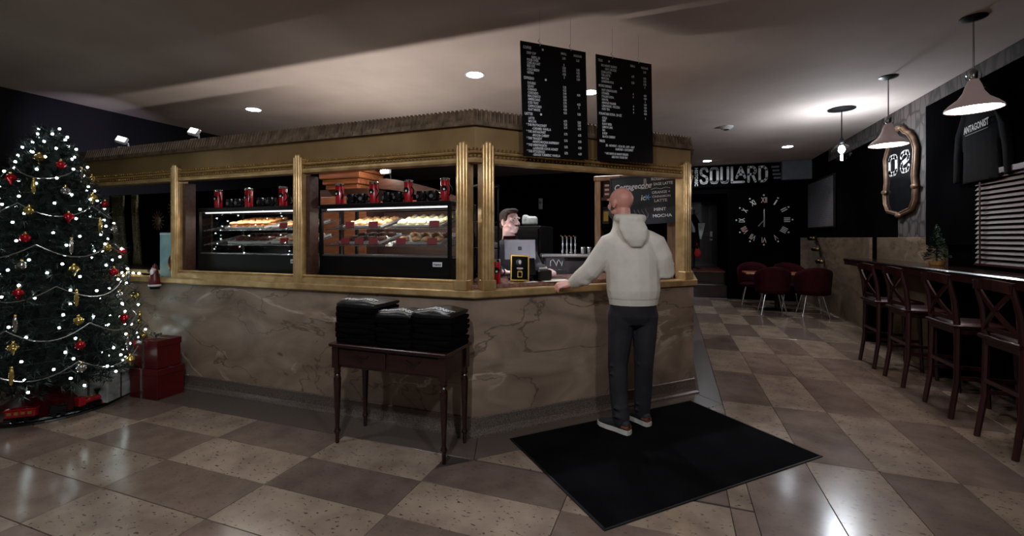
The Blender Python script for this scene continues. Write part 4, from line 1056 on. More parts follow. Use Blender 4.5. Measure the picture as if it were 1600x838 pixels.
# ================================================================ pendants
def pendant(loc, zr, label):
    t = thing('pendant_lamp', label, 'pendant lamp', loc, 0, 'bell pendants over the bar')
    z = zr - loc[2]
    MB().lathe([(.085, 0), (.085, -.008), (.05, -.022), (.012, -.028)], n=20).build('canopy', 'black_metal', t, True)
    MB().tube([(0, 0, -.02), (0, 0, z + .30)], .006, 8).build('rod', 'steel', t)
    MB().lathe([(.012, z + .32), (.026, z + .30), (.026, z + .25), (.020, z + .24), (.034, z + .225)], n=16).build('socket', 'steel', t, True)
    for s_ in (-1, 1): MB().tube([(s_ * .02, 0, z + .22), (s_ * .045, 0, z + .25), (s_ * .045, 0, z + .28)], .006, 6).build('thumb_screw', 'chrome', t, True)
    MB().lathe([(.030, z + .235), (.048, z + .19), (.062, z + .14), (.092, z + .09), (.140, z + .05), (.172, z + .015), (.176, z), (.170, z), (.165, z + .015), (.13, z + .045), (.085, z + .085), (.05, z + .15), (.03, z + .22)], n=28, caps=False).build('shade', 'shade_metal', t, True)
    MB().lathe([(.168, z + .004), (.10, z - .004), (.002, z - .008)], n=24, caps=False).build('diffuser', 'lamp_pink', t, True)
    lamp('pendant_bulb', 'SPOT', (0, 0, z - .03), 2.5, (1, .82, .76), .12, None, math.radians(165), .6, t)
pendant((2.235, 4.564, CEIL), 2.47, 'bell pendant lamp nearest the viewer over the bar')
pendant((2.19, 5.93, CEIL), 2.455, 'bell pendant lamp hanging in front of the gilt mirror')
gp = thing('globe_pendant', 'clear globe pendant with glaring bulb beyond the bell pendants', 'pendant lamp', (2.137, 7.177, CEIL))
MB().lathe([(.16, 0), (.16, -.012), (.06, -.025), (.012, -.03)], n=22).build('canopy', 'black_metal', gp, True)
MB().tube([(0, 0, -.02), (0, 0, -.40)], .007, 8).build('rod', 'black_metal', gp)
MB().lathe([(.02, -.40), (.028, -.42), (.028, -.46), (.02, -.47)], n=14).build('socket', 'black_metal', gp, True)
MB().ball((0, 0, -.59), .115, 20, 14).build('globe', 'bulb_glass', gp, True)
MB().ball((0, 0, -.55), (.04, .04, .055), 14, 10).build('bulb', 'globe_glow', gp, True)
MB().lathe([(.012, -.62), (.016, -.66), (.012, -.70)], n=10).build('bulb_tip', 'globe_glow', gp, True)
lamp('globe_light', 'POINT', (0, 0, -.60), 44, (.86, .92, 1), .11, None, None, .6, gp)
sd = thing('smoke_detector', 'small grey ceiling sensor past the menu boards', 'sensor', (.781, 7.717, CEIL))
MB().lathe([(.10, 0), (.10, -.015), (.06, -.045), (.01, -.05)], n=18).build('cover', 'white_plastic', sd, True)
MB().lathe([(.045, -.048), (.03, -.056)], n=14).build('vent', 'black_plastic', sd)

# ================================================================ dining set at the back
dc = thing('dining_chair', 'dark red shell dining chair with pale legs, front left of the table', 'chair', (1.765, 9.66, 0), 0, 'red dining chairs')
sb = MB(); vs = []; fs = []; n = 13; R_ = 6
for i in range(R_):
    t_ = i / (R_ - 1)
    for j in range(n):
        a = PI * (j / (n - 1)) + PI
        w_, dd = .25 + .03 * t_, .23 + .05 * t_
        hz = .42 + (.50 * t_) * (.55 + .45 * math.sin(PI * j / (n - 1)) ** .6)
        vs.append((w_ * math.cos(a), dd * math.sin(a) * (1) - .0, hz))
for i in range(R_ - 1):
    for j in range(n - 1): fs.append((i * n + j, i * n + j + 1, i * n + n + j + 1, i * n + n + j))
o = sb.add(vs, fs).build('back_shell', 'maroon_cloth', dc, True); md = o.modifiers.new('thick', 'SOLIDIFY'); md.thickness = .035; md.offset = 1
MB().rings([((0, 0, .40), (.22, 0, 0), (0, .21, 0)), ((0, 0, .415), (.255, 0, 0), (0, .245, 0)), ((0, 0, .455), (.255, 0, 0), (0, .245, 0)), ((0, 0, .475), (.22, 0, 0), (0, .21, 0))]).build('seat', 'maroon_cloth', dc, True)
for sx in (-1, 1):
    for sy in (-1, 1): MB().tube([(sx * .13, sy * .12, .405), (sx * .215, sy * .215, .004)], [.013, .009], 8).build('leg', 'steel', dc, True)
dup(dc, (2.425, 9.68, 0), .04, 'dark red shell dining chair, front right of the table')
dup(dc, (1.63, 10.95, 0), PI - .1, 'dark red shell dining chair, far left of the table')
dup(dc, (2.34, 10.95, 0), PI + .1, 'dark red shell dining chair, far right of the table')
dt = thing('dining_table', 'small wooden dining table between the red chairs', 'table', (1.98, 10.32, 0))
MB().box((0, 0, .735), (1.22, .62, .035), bev=.01).build('top', 'orange_wood', dt)
MB().lathe([(.05, .02), (.045, .72)], n=16).build('column', 'black_metal', dt, True)
MB().lathe([(.26, 0), (.26, .012), (.05, .03)], n=24).build('foot', 'black_metal', dt, True)

cs = thing('coat_stand', 'coat stand with dark coat, white scarf and red bag on the landing', 'coat stand', (.52, 12.9, .625))
MB().lathe([(.16, 0), (.15, .02), (.02, .04), (.018, 1.55), (.03, 1.58)], n=14).build('pole', 'black_metal', cs, True)
for k in range(4): MB().tube([(0, 0, 1.45), (.10 * math.cos(k * PI / 2), .10 * math.sin(k * PI / 2), 1.48), (.13 * math.cos(k * PI / 2), .13 * math.sin(k * PI / 2), 1.55)], .008, 6).build('hook', 'black_metal', cs, True)
ct = MB(); ct.rings([((-.02, -.06, .55), (.16, 0, 0), (0, .07, 0)), ((-.02, -.06, .9), (.17, 0, 0), (0, .08, 0)), ((-.02, -.06, 1.25), (.16, 0, 0), (0, .08, 0)), ((-.02, -.05, 1.45), (.06, 0, 0), (0, .05, 0))])
remeshed('coat', ct, .02, 2, 'black_cloth', cs)
MB().rings([((.17, -.10, 1.22), (.10, 0, 0), (0, .02, 0)), ((.165, -.10, 1.0), (.06, 0, 0), (0, .02, 0)), ((.155, -.10, .80), (.018, 0, 0), (0, .012, 0))]).build('white_scarf', 'white_wrap', cs, True)
MB().rings([((-.12, -.15, 1.30), (.05, 0, 0), (0, .015, 0)), ((-.06, -.15, 1.10), (.09, 0, 0), (0, .015, 0)), ((-.02, -.15, .98), (.05, 0, 0), (0, .012, 0))]).build('pale_shawl', 'tablet_grey', cs, True)
bgm = MB(); bgm.ball((.08, -.16, .42), (.09, .05, .12), 14, 10); bgm.limb([(.03, -.16, .5), (.06, -.16, .72), (.12, -.16, .5)], [.012, .012, .012], 8)
remeshed('red_bag', bgm, .012, 2, 'red_cloth', cs)

# ================================================================ decorated tree
TC = Vector((-4.92, 2.20, 0))
tr = thing('christmas_tree', 'tall dark green decorated tree in the left corner', 'tree', (TC.x, TC.y, 0))
def trad(z):
    pts = [(.26, .52), (.45, .60), (.9, .54), (1.3, .45), (1.84, .31), (2.1, .20), (2.28, .12), (2.43, .02)]
    for (a, ra), (b, rb) in zip(pts[:-1], pts[1:]):
        if z <= b: return ra + (rb - ra) * max(0, (z - a)) / (b - a)
    return .02
MB().lathe([(.035, .03), (.03, .8), (.012, 2.38)], n=10).build('trunk', 'bark', tr)
rnd = random.Random(21); nd = MB(); tips = []
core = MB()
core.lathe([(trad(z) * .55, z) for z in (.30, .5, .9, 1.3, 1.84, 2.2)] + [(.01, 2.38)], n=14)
tag(core.build('light_block_core', 'light_block_dark', tr), kind='stuff')  # dark cone added inside the tree to stop light passing through
lay = 0; z = .30
while z < 2.40:
    R = trad(z); nb = max(4, int(30 * R / .6))
    for b in range(nb):
        a = 2 * PI * (b + .5 * (lay % 2) + rnd.uniform(-.25, .25)) / nb
        L = R * rnd.uniform(.86, 1.12); droop = -.10 * L + rnd.uniform(-.03, .03)
        d = Vector((math.cos(a), math.sin(a), 0)); sdir = Vector((-math.sin(a), math.cos(a), 0))
        tip = d * L + Vector((0, 0, z + droop + .05 * L)); tips.append((tip, d))
        root = d * (R * .30) + Vector((0, 0, z))
        for k in range(64):
            t_ = rnd.uniform(.15, 1.0); p = root.lerp(tip, t_)
            e = d * rnd.uniform(.2, .9) + sdir * rnd.uniform(-1, 1) + Vector((0, 0, rnd.uniform(-.5, .8))); e.normalize()
            ln = .075 * rnd.uniform(.7, 1.3); w = e.cross(Vector((0, 0, 1))); 
            if w.length < .1: w = sdir.copy()
            w.normalize(); w *= .005
            nd.add([p - w, p + w, p + e * ln], [(0, 1, 2)])
    z += .068; lay += 1
tag(nd.build('needles', 'green_needles', tr), kind='stuff')
lt = thing('tree_string_lights', 'white string lights wound around the decorated tree', 'string lights', (TC.x, TC.y, 0))
bm_ = MB().ball((0, 0, 0), .0095, 8, 6).mesh('light_bulb'); wire = []
N = 230
for k in range(N):
    z = .30 + 2.08 * (k / N) ** 1.25 + rnd.uniform(-.02, .02); a = k * 2.39996 + rnd.uniform(-.2, .2); R = trad(z) * rnd.uniform(.80, 1.10)
    p = (R * math.cos(a), R * math.sin(a), z)
    link('light_bulb', bm_, 'tree_light', lt, True, p)
for k in range(360):
    z = .30 + 2.06 * k / 360; a = k * .33; R = trad(z) * .86; wire.append((R * math.cos(a), R * math.sin(a), z))
MB().tube(wire, .0025, 4).build('wire', 'green_needles', lt)
gl = thing('bead_garland', 'silver bead garland swagged around the tree', 'garland', (TC.x, TC.y, 0))
for z0 in (.50, .78, 1.08, 1.40, 1.72, 2.02):
    n = max(4, int(9 * trad(z0) / .6)); off = rnd.uniform(0, 1)
    for b in range(n):
        pts = []
        for k in range(11):
            a = 2 * PI * (b + off + k / 10) / n; zz = z0 - .10 * math.sin(PI * k / 10); R = trad(zz) * 1.04
            pts.append((R * math.cos(a), R * math.sin(a), zz))
        MB().tube(pts, .0045, 5).build('swag', 'silver_bead', gl, True)
OMESH = {}
def ornament_mesh(kind, m):
    if (kind, m) in OMESH: return OMESH[kind, m]
    mb = MB()
    if kind == 'ball': mb.ball((0, 0, -.035), .033, 12, 8)
    elif kind == 'onion': mb.lathe([(.004, -.085), (.012, -.06), (.036, -.035), (.030, -.015), (.010, 0)], n=14)
    else: mb.lathe([(.003, -.12), (.012, -.10), (.015, -.05), (.010, -.01), (.004, 0)], n=12)
    OMESH[kind, m] = mb.mesh('ornament_' + kind)
    return OMESH[kind, m]
capm = MB().lathe([(.008, -.002), (.008, .010), (.003, .016)], n=10).mesh('cap')
spec = [('ball', 'bauble_red', 'red'), ('onion', 'bauble_gold', 'gold'), ('ball', 'bauble_silver', 'silver'), ('drop', 'bauble_gold', 'gold'), ('onion', 'bauble_red', 'red'), ('ball', 'bauble_gold', 'gold'), ('drop', 'bauble_silver', 'silver')]
wn = {'ball': 'round', 'onion': 'onion-shaped', 'drop': 'slender drop'}
for k in range(44):
    z = .42 + 1.75 * (k / 44) ** 1.1; a = -1.95 + ((k * 2.39996) % 3.0); R = trad(z) * 1.03
    kd, m, cn = spec[k % 7]
    t = thing('tree_ornament', '%s %s ornament, %s lowest of its kind on the tree' % (cn, wn[kd], ORD[k // 7]), 'ornament', (TC.x + R * math.cos(a), TC.y + R * math.sin(a), z), 0, '%s %s tree ornaments' % (cn, wn[kd]))
    link('body', ornament_mesh(kd, m), m, t, True); link('cap', capm, 'bright_gold', t, True)
# platform, skirt, gifts and toy train
TP = Vector((-5.02, 2.26, 0))
pf = thing('round_track_board', 'round black board with a toy rail loop under the tree', 'track board', TP)
MB().lathe([(.445, 0), (.45, .006), (.445, .016)], n=48).build('board', 'black_plastic', pf)
for r in (.375, .405): MB().tube([(r * math.cos(2 * PI * k / 60), r * math.sin(2 * PI * k / 60), .020) for k in range(60)], .003, 5, True).build('rail', 'steel', pf)
sk = MB(); vs = []; fs = []; n = 48
for i, (r, zz) in enumerate(((.06, .27), (.14, .20), (.22, .11), (.30, .04), (.335, .0215))):
    for j in range(n):
        a = 2 * PI * j / n; w = 1 + .05 * i / 4 * math.sin(7 * a + i); vs.append((r * w * math.cos(a), r * w * math.sin(a), zz))
for i in range(4):
    for j in range(n): fs.append((i * n + j, i * n + (j + 1) % n, i * n + n + (j + 1) % n, i * n + n + j))
o = sk.add(vs, fs).build('tree_skirt', 'red_wrap', None, True, (TC.x - .10, TC.y + .02, 0)); tag(o, 'dark red cloth skirt around the tree foot', 'tree skirt')
def train_at(a_deg, r=.39):
    a = math.radians(a_deg); return (TP.x + r * math.cos(a), TP.y + r * math.sin(a), .0235), a + PI / 2
def wheels(t, L, n):
    for i in range(n):
        for s_ in (-1, 1):
            M = Matrix.Translation((-L / 2 + L * (i + .5) / n, s_ * .026, .016)) @ Matrix.Rotation(PI / 2, 4, 'X')
            MB().lathe([(.0155, -.004), (.0155, .004)], n=12, M=M).build('wheel', 'black_metal', t)
p, rz = train_at(8)
lo_ = thing('toy_locomotive', 'red and black toy locomotive with a flared chimney', 'toy train', p, rz)
MB().box((0, 0, .030), (.17, .05, .016)).build('chassis', 'black_plastic', lo_)
MB().lathe([(.024, -.07), (.026, -.06), (.026, .05), (.020, .062)], n=14, M=Matrix.Translation((.02, 0, .062)) @ Matrix.Rotation(PI / 2, 4, 'Y')).build('boiler', 'red_gloss', lo_, True)
MB().box((-.06, 0, .072), (.05, .056, .075), bev=.005).build('cab', 'red_gloss', lo_)
MB().lathe([(.008, .080), (.009, .105), (.024, .135), (.022, .137)], (.065, 0, 0), 12).build('chimney', 'black_plastic', lo_, True)
for x in (-.01, .025): MB().ball((x, 0, .09), .010).build('dome', 'bright_gold', lo_, True)
MB().add([(.085, -.03, .004), (.085, .03, .004), (.125, 0, .004), (.085, -.02, .03), (.085, .02, .03)], [(0, 1, 2), (0, 2, 3), (1, 4, 2), (3, 2, 4), (0, 3, 4, 1)]).build('cowcatcher', 'red_gloss', lo_)
wheels(lo_, .15, 3)
p, rz = train_at(-20)
tn = thing('toy_tender', 'grey-black toy coal tender behind the locomotive', 'toy train', p, rz)
MB().box((0, 0, .030), (.11, .046, .014)).build('chassis', 'black_plastic', tn)
MB().box((0, 0, .056), (.10, .05, .040), bev=.004).build('coal_box', 'black_metal', tn)
for k in range(7): MB().ball((-.036 + .012 * k, .008 * (-1) ** k, .078), .011, 7, 5).build('coal_lump', 'black_gloss', tn, True)
wheels(tn, .10, 2)
p, rz = train_at(-50)
cr_ = thing('toy_carriage', 'glossy red toy train carriage nearest the viewer', 'toy train', p, rz)
MB().box((0, 0, .030), (.19, .046, .014)).build('chassis', 'black_plastic', cr_)
MB().box((0, 0, .064), (.18, .054, .056), bev=.006).build('body', 'red_gloss', cr_)
MB().box((0, 0, .097), (.19, .060, .012), bev=.005).build('roof', 'red_gloss', cr_)
for k in range(4): MB().box((-.06 + .04 * k, -.028, .070), (.024, .003, .022)).build('window', 'bauble_gold', cr_)
wheels(cr_, .15, 2)
wbx = thing('wrapped_gift_box', 'white wrapped gift box under the tree behind the locomotive', 'gift box', (-4.80, 2.50, .0235), .45)
MB().box((0, 0, .11), (.30, .30, .22), bev=.004).build('box', 'white_wrap', wbx)
for rz in (0, PI / 2): MB().box((0, 0, .111), (.018, .303, .2225), rz=rz).build('ribbon', 'bauble_silver', wbx)
def redbox(loc, w, d, h, label, rz):
    t = thing('red_gift_box', label, 'gift box', loc, rz, 'red gift boxes')
    MB().box((0, 0, (h - .05) / 2), (w, d, h - .05), bev=.003).build('box', 'red_wrap', t)
    MB().box((0, 0, h - .03), (w + .012, d + .012, .058), bev=.003).build('lid', 'red_wrap', t)
    MB().box((-.02, 0, h / 2), (.022, d + .014, h + .003)).build('ribbon', 'bauble_silver', t)
    MB().box((0, 0, h + .0005), (w + .014, .022, .004)).build('ribbon', 'bauble_silver', t)
    return t
redbox((-4.50, 2.765, .0), .34, .24, .27, 'lower dark red gift box beside the tree', .06)
g2 = redbox((-4.50, 2.765, .2725), .30, .21, .255, 'upper dark red gift box with silver bow', .06)
for s_ in (-1, 1):
    MB().tube([(-.02 + s_ * .055 * math.sin(PI * k / 8), .02 * s_ * math.sin(2 * PI * k / 8), .262 + .035 * math.sin(PI * k / 8)) for k in range(9)], .007, 6).build('bow_loop', 'bauble_silver', g2, True)

# ================================================================ things on and behind the service counter
CZ = 1.0955
F45 = -PI / 4                       # local -Y looks out through the 45 degree opening when turned by +45 degrees
tumbler('tumbler', 'red tumbler standing alone on the service counter', (-1.30, 3.225, CZ), None, -1.1)
gf = thing('gold_framed_card', 'tilted gold frame holding a black card on the counter', 'picture frame', (-1.175, 3.425, CZ), PI / 4 - .25)
Mg = Matrix.Translation((0, 0, .004)) @ Matrix.Rotation(-.20, 4, 'X') @ Matrix.Rotation(.05, 4, 'Y')
MB().box((0, 0, .105), (.135, .008, .195), Mg).build('black_card', 'black_gloss', gf)
for c_, d_ in (((-.072, 0, .108), (.014, .016, .216)), ((.072, 0, .108), (.014, .016, .216)), ((0, 0, .209), (.15, .016, .014)), ((0, 0, .007), (.15, .016, .014))):
    MB().box(c_, d_, Mg, bev=.003).build('frame_rail', 'bright_gold', gf)
MB().ball((0, -.006, .15), (.034, .004, .04), 12, 8, Mg).build('round_emblem', 'black_plastic', gf, True)
MB().ball((0, -.009, .155), (.012, .004, .018), 10, 6, Mg).build('emblem_mark', 'white_print', gf, True)
MB().box((0, -.006, .105), (.05, .004, .010), Mg).build('printed_line', 'white_print', gf)
for c_, d_ in (((0, -.006, .055), (.04, .004, .05)), ((0, -.0085, .055), (.028, .003, .036))):
    MB().box(c_, d_, Mg).build('printed_square', 'bright_gold' if d_[0] > .03 else 'black_gloss', gf)
MB().bar((0, .0, .10), (0, .085, .004), .03, .004).build('strut', 'bright_gold', gf)
tp = thing('pos_tablet', 'grey tablet till seen from behind in front of the barista', 'tablet', (-1.24, 3.62, CZ), .42)
Mt = Matrix.Translation((0, 0, .255)) @ Matrix.Rotation(-.25, 4, 'X')
MB().box((0, 0, 0), (.27, .012, .175), Mt, bev=.005).build('tablet_back', 'tablet_grey', tp)
MB().box((0, .008, 0), (.255, .005, .16), Mt).build('screen', 'screen_glow', tp)
MB().box((.0, -.0075, .01), (.032, .003, .032), Mt, bev=.001).build('square_logo', 'black_plastic', tp)
MB().bar((0, .0, .215), (0, .035, .02), .09, .02).build('stand_arm', 'black_plastic', tp)
MB().box((0, .04, .010), (.20, .16, .018), bev=.005).build('stand_base', 'black_plastic', tp)
cd = thing('customer_display', 'black customer screen leaning in front of the tablet', 'screen', (-1.155, 3.535, CZ), .5)
Md = Matrix.Translation((0, 0, .115)) @ Matrix.Rotation(-.35, 4, 'X')
MB().box((0, 0, 0), (.155, .012, .15), Md, bev=.006).build('screen', 'black_gloss', cd)
MB().box((0, .03, .035), (.12, .09, .068), bev=.01).build('base', 'black_plastic', cd)
rp = thing('receipt_printer', 'black receipt printer box beside the gold frame', 'printer', (-1.045, 3.62, CZ), PI / 4)
MB().box((0, 0, .045), (.13, .14, .09), bev=.012).build('housing', 'black_plastic', rp)
MB().box((0, -.02, .093), (.09, .03, .006)).build('paper_slot', 'grey_print', rp)
MB().box((0, -.02, .098), (.07, .002, .022)).build('receipt', 'paper', rp)
ac = thing('acrylic_sign_holder', 'clear acrylic stand holding a small sketched sign', 'sign holder', (-.985, 3.86, CZ), .55)
Ma = Matrix.Translation((0, 0, .13)) @ Matrix.Rotation(-.55, 4, 'X')
MB().box((0, 0, 0), (.19, .004, .13), Ma).build('sloped_pane', 'clear_acrylic', ac)
MB().box((0, -.004, 0), (.175, .002, .105), Ma).build('sketched_sheet', 'tablet_grey', ac)
sk_ = [(-.055, -.03), (-.045, .02), (-.02, .035), (-.005, .0), (.0, -.03), (.015, .01), (.03, .035), (.045, .0), (.05, -.03), (.065, .02)]
MB().tube([Ma @ Vector((x, -.0055, z)) for x, z in sk_], .003, 5).build('sketch_line', 'white_print', ac)
for x in (-.093, .093): MB().box((x, .03, .09), (.004, .16, .178)).build('side_pane', 'clear_acrylic', ac)
MB().box((0, .03, .002), (.19, .16, .004)).build('floor_pane', 'clear_acrylic', ac)
rc_ = MB(); rc_.ball((0, 0, .022), (.085, .05, .022), 14, 8); rc_.ball((.05, .02, .03), (.05, .035, .03), 12, 8); rc_.ball((-.05, -.01, .018), (.05, .03, .018), 12, 8)
tag(remeshed('folded_cloth', rc_, .008, 3, 'red_cloth', None, (-.80, 4.16, CZ + .001), .5), 'crumpled red cloth on the far end of the counter', 'cloth')
for k, (x, y, w, d, rz, m, lb) in enumerate(((-.93, 3.62, .24, .17, .62, 'paper', 'cream sheet of paper lying on the service counter'), (-1.08, 3.43, .10, .06, .8, 'white_print', 'small white slip of paper before the gold frame'))):
    o = MB().box((0, 0, .001), (w, d, .0015)).build('paper_sheet', m, None, False, (x, y, CZ), rz); tag(o, lb, 'paper')
# coffee bags on the narrow shelf tower behind the corner pilasters
tw = thing('narrow_shelf_tower', 'narrow black shelf tower behind the corner pilasters', 'shelf tower', (-1.475, 3.43, CZ), PI / 4)
for x in (-.085, .085):
    for y in (-.07, .07): MB().box((x, y, .40), (.012, .012, .80)).build('post', 'black_metal', tw)
for z in (.27, .49, .79): MB().box((0, 0, z), (.19, .16, .012)).build('shelf', 'black_metal', tw)
def bag(z, label, m, w=.12, h=.17):
    t = thing('roasted_coffee_bag', label, 'coffee bag', (-1.465, 3.43, CZ + z), PI / 4 + .2, 'printed coffee bags on the tower')
    MB().box((0, 0, h * .45), (w, .08, h * .9), bev=.02).build('pouch', m, t)
    MB().add([(-w * .4, -.012, h * .86), (w * .4, -.012, h * .86), (w * .4, .012, h * .86), (-w * .4, .012, h * .86), (-w * .34, -.004, h + .03), (w * .3, -.004, h + .015), (w * .3, .004, h + .015), (-w * .34, .004, h + .03)], [(3, 2, 1, 0), (4, 5, 6, 7), (0, 1, 5, 4), (1, 2, 6, 5), (2, 3, 7, 6), (3, 0, 4, 7)]).build('crimped_top', 'white_print', t)
    MB().box((0, -.042, h * .38), (w * .72, .004, h * .42)).build('printed_label', 'kraft', t)
bag(.002, 'lowest printed coffee bag on the shelf tower', 'red_card')
bag(.277, 'middle printed coffee bag on the shelf tower', 'brownie')
bag(.497, 'upper white-topped coffee bag on the shelf tower', 'white_print', .12, .18)
wc = thing('white_tub', 'white plastic tub on top of the shelf tower', 'tub', (-1.465, 3.43, CZ + .797))
MB().lathe([(.040, 0), (.045, .004), (.058, .16), (.062, .165), (.062, .172)], n=20).build('tub', 'white_plastic', wc, True)
MB().lathe([(.063, .170), (.063, .182)], n=20).build('lid', 'black_plastic', wc, True)
# back station: steel front, taps and cups
bs = thing('steel_bar_station', 'dark bar station with a steel top behind the counter', 'bar station', (-1.13, 4.93, 0), .35)
MB().box((0, .02, .62), (.56, .34, 1.24)).build('body', 'black_plastic', bs)
MB().box((0, 0, 1.255), (.58, .40, .03), bev=.005).build('top', 'steel', bs)
MB().box((0, -.175, 1.12), (.54, .02, .16)).build('front_panel', 'tablet_grey', bs)
for k in range(4):
    x, y = -1.165 + .044 * k, 4.80 + .016 * k
    t = thing('tap_handle', ('leftmost', 'second', 'third', 'rightmost')[k] + ' of four chrome syrup taps on the bar station', 'tap', (x, y + .08, 1.2705), 0, 'chrome syrup taps')
    MB().lathe([(.015, 0), (.015, .05), (.009, .055), (.009, .09), (.014, .095), (.014, .12), (.008, .125), (.008, .165), (.013, .17), (.012, .20)], n=12).build('pump_body', 'chrome', t, True)
    MB().bar((0, 0, .20), (-.012, -.035, .205), .012, .012).build('spout', 'chrome', t)
for k, (x, y) in enumerate(((-.945, 4.93), (-.88, 4.955))):
    t = thing('steel_cup', ('left', 'right')[k] + ' small steel cup beside the syrup taps', 'cup', (x, y, 1.2705), 0, 'steel cups')
    MB().lathe([(.022, 0), (.026, .004), (.029, .075), (.027, .075), (.024, .006)], n=16).build('cup_body', 'steel', t, True)
    MB().lathe([(.0285, .070), (.031, .074), (.0285, .078)], n=16, caps=False).build('rolled_rim', 'chrome', t, True)
fr = thing('black_refrigerator', 'tall black refrigerator behind the barista', 'refrigerator', (-1.90, 5.45, 0))
MB().box((0, 0, .80), (.80, .60, 1.60), bev=.01).build('cabinet', 'black_plastic', fr)
MB().box((0, -.315, .80), (.76, .03, 1.54), bev=.008).build('door', 'black_gloss', fr)
MB().tube([(.33, -.35, .6), (.33, -.36, .9), (.33, -.35, 1.2)], .010, 8).build('handle', 'steel', fr, True)
wbag = MB(); wbag.box((0, 0, .062), (.19, .12, .12), bev=.02); wbag.box((-.05, -.03, .10), (.08, .07, .08), rz=.4, bev=.02)
tag(remeshed('white_bundle', wbag, .01, 2, 'white_wrap', None, (-1.70, 5.35, 1.603), .2), 'crumpled white bundle on top of the black refrigerator', 'bundle')
th_ = thing('wall_thermostat', 'tiny pale thermostat on the black rear wall', 'thermostat', (-3.42, 11.735, 2.39))
MB().box((0, 0, 0), (.11, .03, .30), bev=.008).build('case', 'white_plastic', th_)
MB().box((0, -.017, .05), (.07, .006, .08)).build('display', 'black_gloss', th_)

# ================================================================ people
def head_prims(mb, c, yaw, k=1.0, pitch=0.0):
    M = Matrix.Translation(c) @ Matrix.Rotation(yaw, 4, 'Z') @ Matrix.Rotation(pitch, 4, 'X') @ Matrix.Scale(k, 4)
    mb.ball((0, -.012, .030), (.076, .096, .086), 20, 14, M)
    mb.ball((0, .026, -.030), (.060, .066, .074), 18, 12, M)
    mb.ball((0, .056, -.088), (.030, .028, .024), 12, 8, M)
    for sx in (-1, 1):
        mb.ball((sx * .036, .056, -.022), (.028, .028, .028), 12, 8, M)
        mb.ball((sx * .032, .076, .030), (.030, .014, .010), 12, 8, M)
        mb.ball((sx * .045, .022, -.060), (.020, .040, .028), 12, 8, M)
        mb.ball((sx * .078, -.012, -.006), (.011, .021, .033), 12, 8, M)
    mb.add(*_limb([(0, .086, .022), (0, .100, -.004), (0, .108, -.022)], [.009, .011, .014]), M)
    mb.ball((0, .094, -.028), (.019, .014, .010), 12, 8, M)
    mb.ball((0, .086, -.052), (.024, .012, .007), 12, 8, M)
    mb.ball((0, .085, -.064), (.021, .012, .008), 12, 8, M)
    mb.add(*_limb([(0, -.025, -.05), (0, -.032, -.12), (0, -.040, -.19)], [.056, .055, .062]), M)
    return M
def _limb(p, r):
    m = MB(); m.limb(p, r); return m.v, m.f
def hand_prims(mb, wrist, knuck, normal, fingers, thumb):
    """Palm from wrist to knuckles, four fingers given as (mid, tip) offsets from their knuckles, a thumb from the palm's side."""
    w, kx, n = Vector(wrist), Vector(knuck), Vector(normal).normalized()
    side = (kx - w).cross(n).normalized()
    for i in range(4):
        o = side * (.030 - .020 * i)
        mb.limb([w + o * .55, w.lerp(kx, .55) + o * .95, kx + o], [.016, .0145, .0105], 10)
    for i, (a, b, c_) in enumerate(fingers):
        p0 = kx + side * (.031 - .0205 * i)
        p1 = p0 + Vector(a); p2 = p1 + Vector(b); p3 = p2 + Vector(c_)
        mb.limb([p0, p1, p2, p3], [.0102, .0092, .0084, .0072], 10)
    t = [Vector(q) for q in thumb]
    mb.limb(t, [.014, .0115, .0095, .008][:len(t)], 10)

# ---- customer
O = Vector((-.30, 3.48, 0))
def q(x, y, z): return Vector((x, y, z)) - O
r_ = Vector((math.cos(.40), math.sin(.40), 0)); f_ = Vector((-math.sin(.40), math.cos(.40), 0))
body = MB()
HM = head_prims(body, q(-.385, 3.505, 1.716), .92, 1.03)
spine = [q(-.345, 3.495, 1.56), q(-.31, 3.50, 1.42), q(-.295, 3.50, 1.15), q(-.29, 3.505, .95)]
body.limb(spine, [.062, .11, .11, .11], 14)
body.limb([q(-.42, 3.45, 1.41), q(-.585, 3.44, 1.195), q(-.745, 3.482, 1.095)], [.055, .042, .030])
body.limb([q(-.15, 3.54, 1.41), q(-.07, 3.57, 1.205), q(-.19, 3.77, 1.18)], [.055, .042, .030])
body.limb([q(-.37, 3.475, .90), q(-.395, 3.455, .48), q(-.37, 3.41, .08)], [.08, .055, .042])
body.limb([q(-.21, 3.53, .90), q(-.215, 3.56, .48), q(-.228, 3.615, .08)], [.08, .055, .042])
fd = [((-.026, -.012, -.004), (-.014, -.006, -.020), (-.003, -.002, -.020)), ((-.030, -.014, -.004), (-.014, -.006, -.024), (-.002, -.002, -.022)), ((-.028, -.012, -.006), (-.012, -.006, -.022), (-.001, -.002, -.020)), ((-.022, -.010, -.006), (-.008, -.005, -.017), (0, -.002, -.015))]
hand_prims(body, q(-.755, 3.478, 1.092), q(-.832, 3.450, 1.079), (.25, -.55, 1), fd, [q(-.775, 3.488, 1.088), q(-.815, 3.500, 1.084), q(-.845, 3.497, 1.078), q(-.868, 3.490, 1.074)])
fd2 = [((-.03, .015, -.012), (-.012, .006, -.018), (.004, -.002, -.014))] * 4
hand_prims(body, q(-.195, 3.775, 1.178), q(-.27, 3.815, 1.165), (0, .1, 1), fd2, [q(-.215, 3.80, 1.178), q(-.25, 3.84, 1.175), q(-.285, 3.85, 1.165)])
cu = remeshed('person', body, .0055, 3, 'skin_tan', None, O)
tag(cu, 'bald bearded person in cream hoodie and dark jeans at the counter', 'person')
hd = MB()
def ring(x, y, z, a, b, tilt=0): return (q(x, y, z), r_ * a + Vector((0, 0, tilt)), f_ * b)
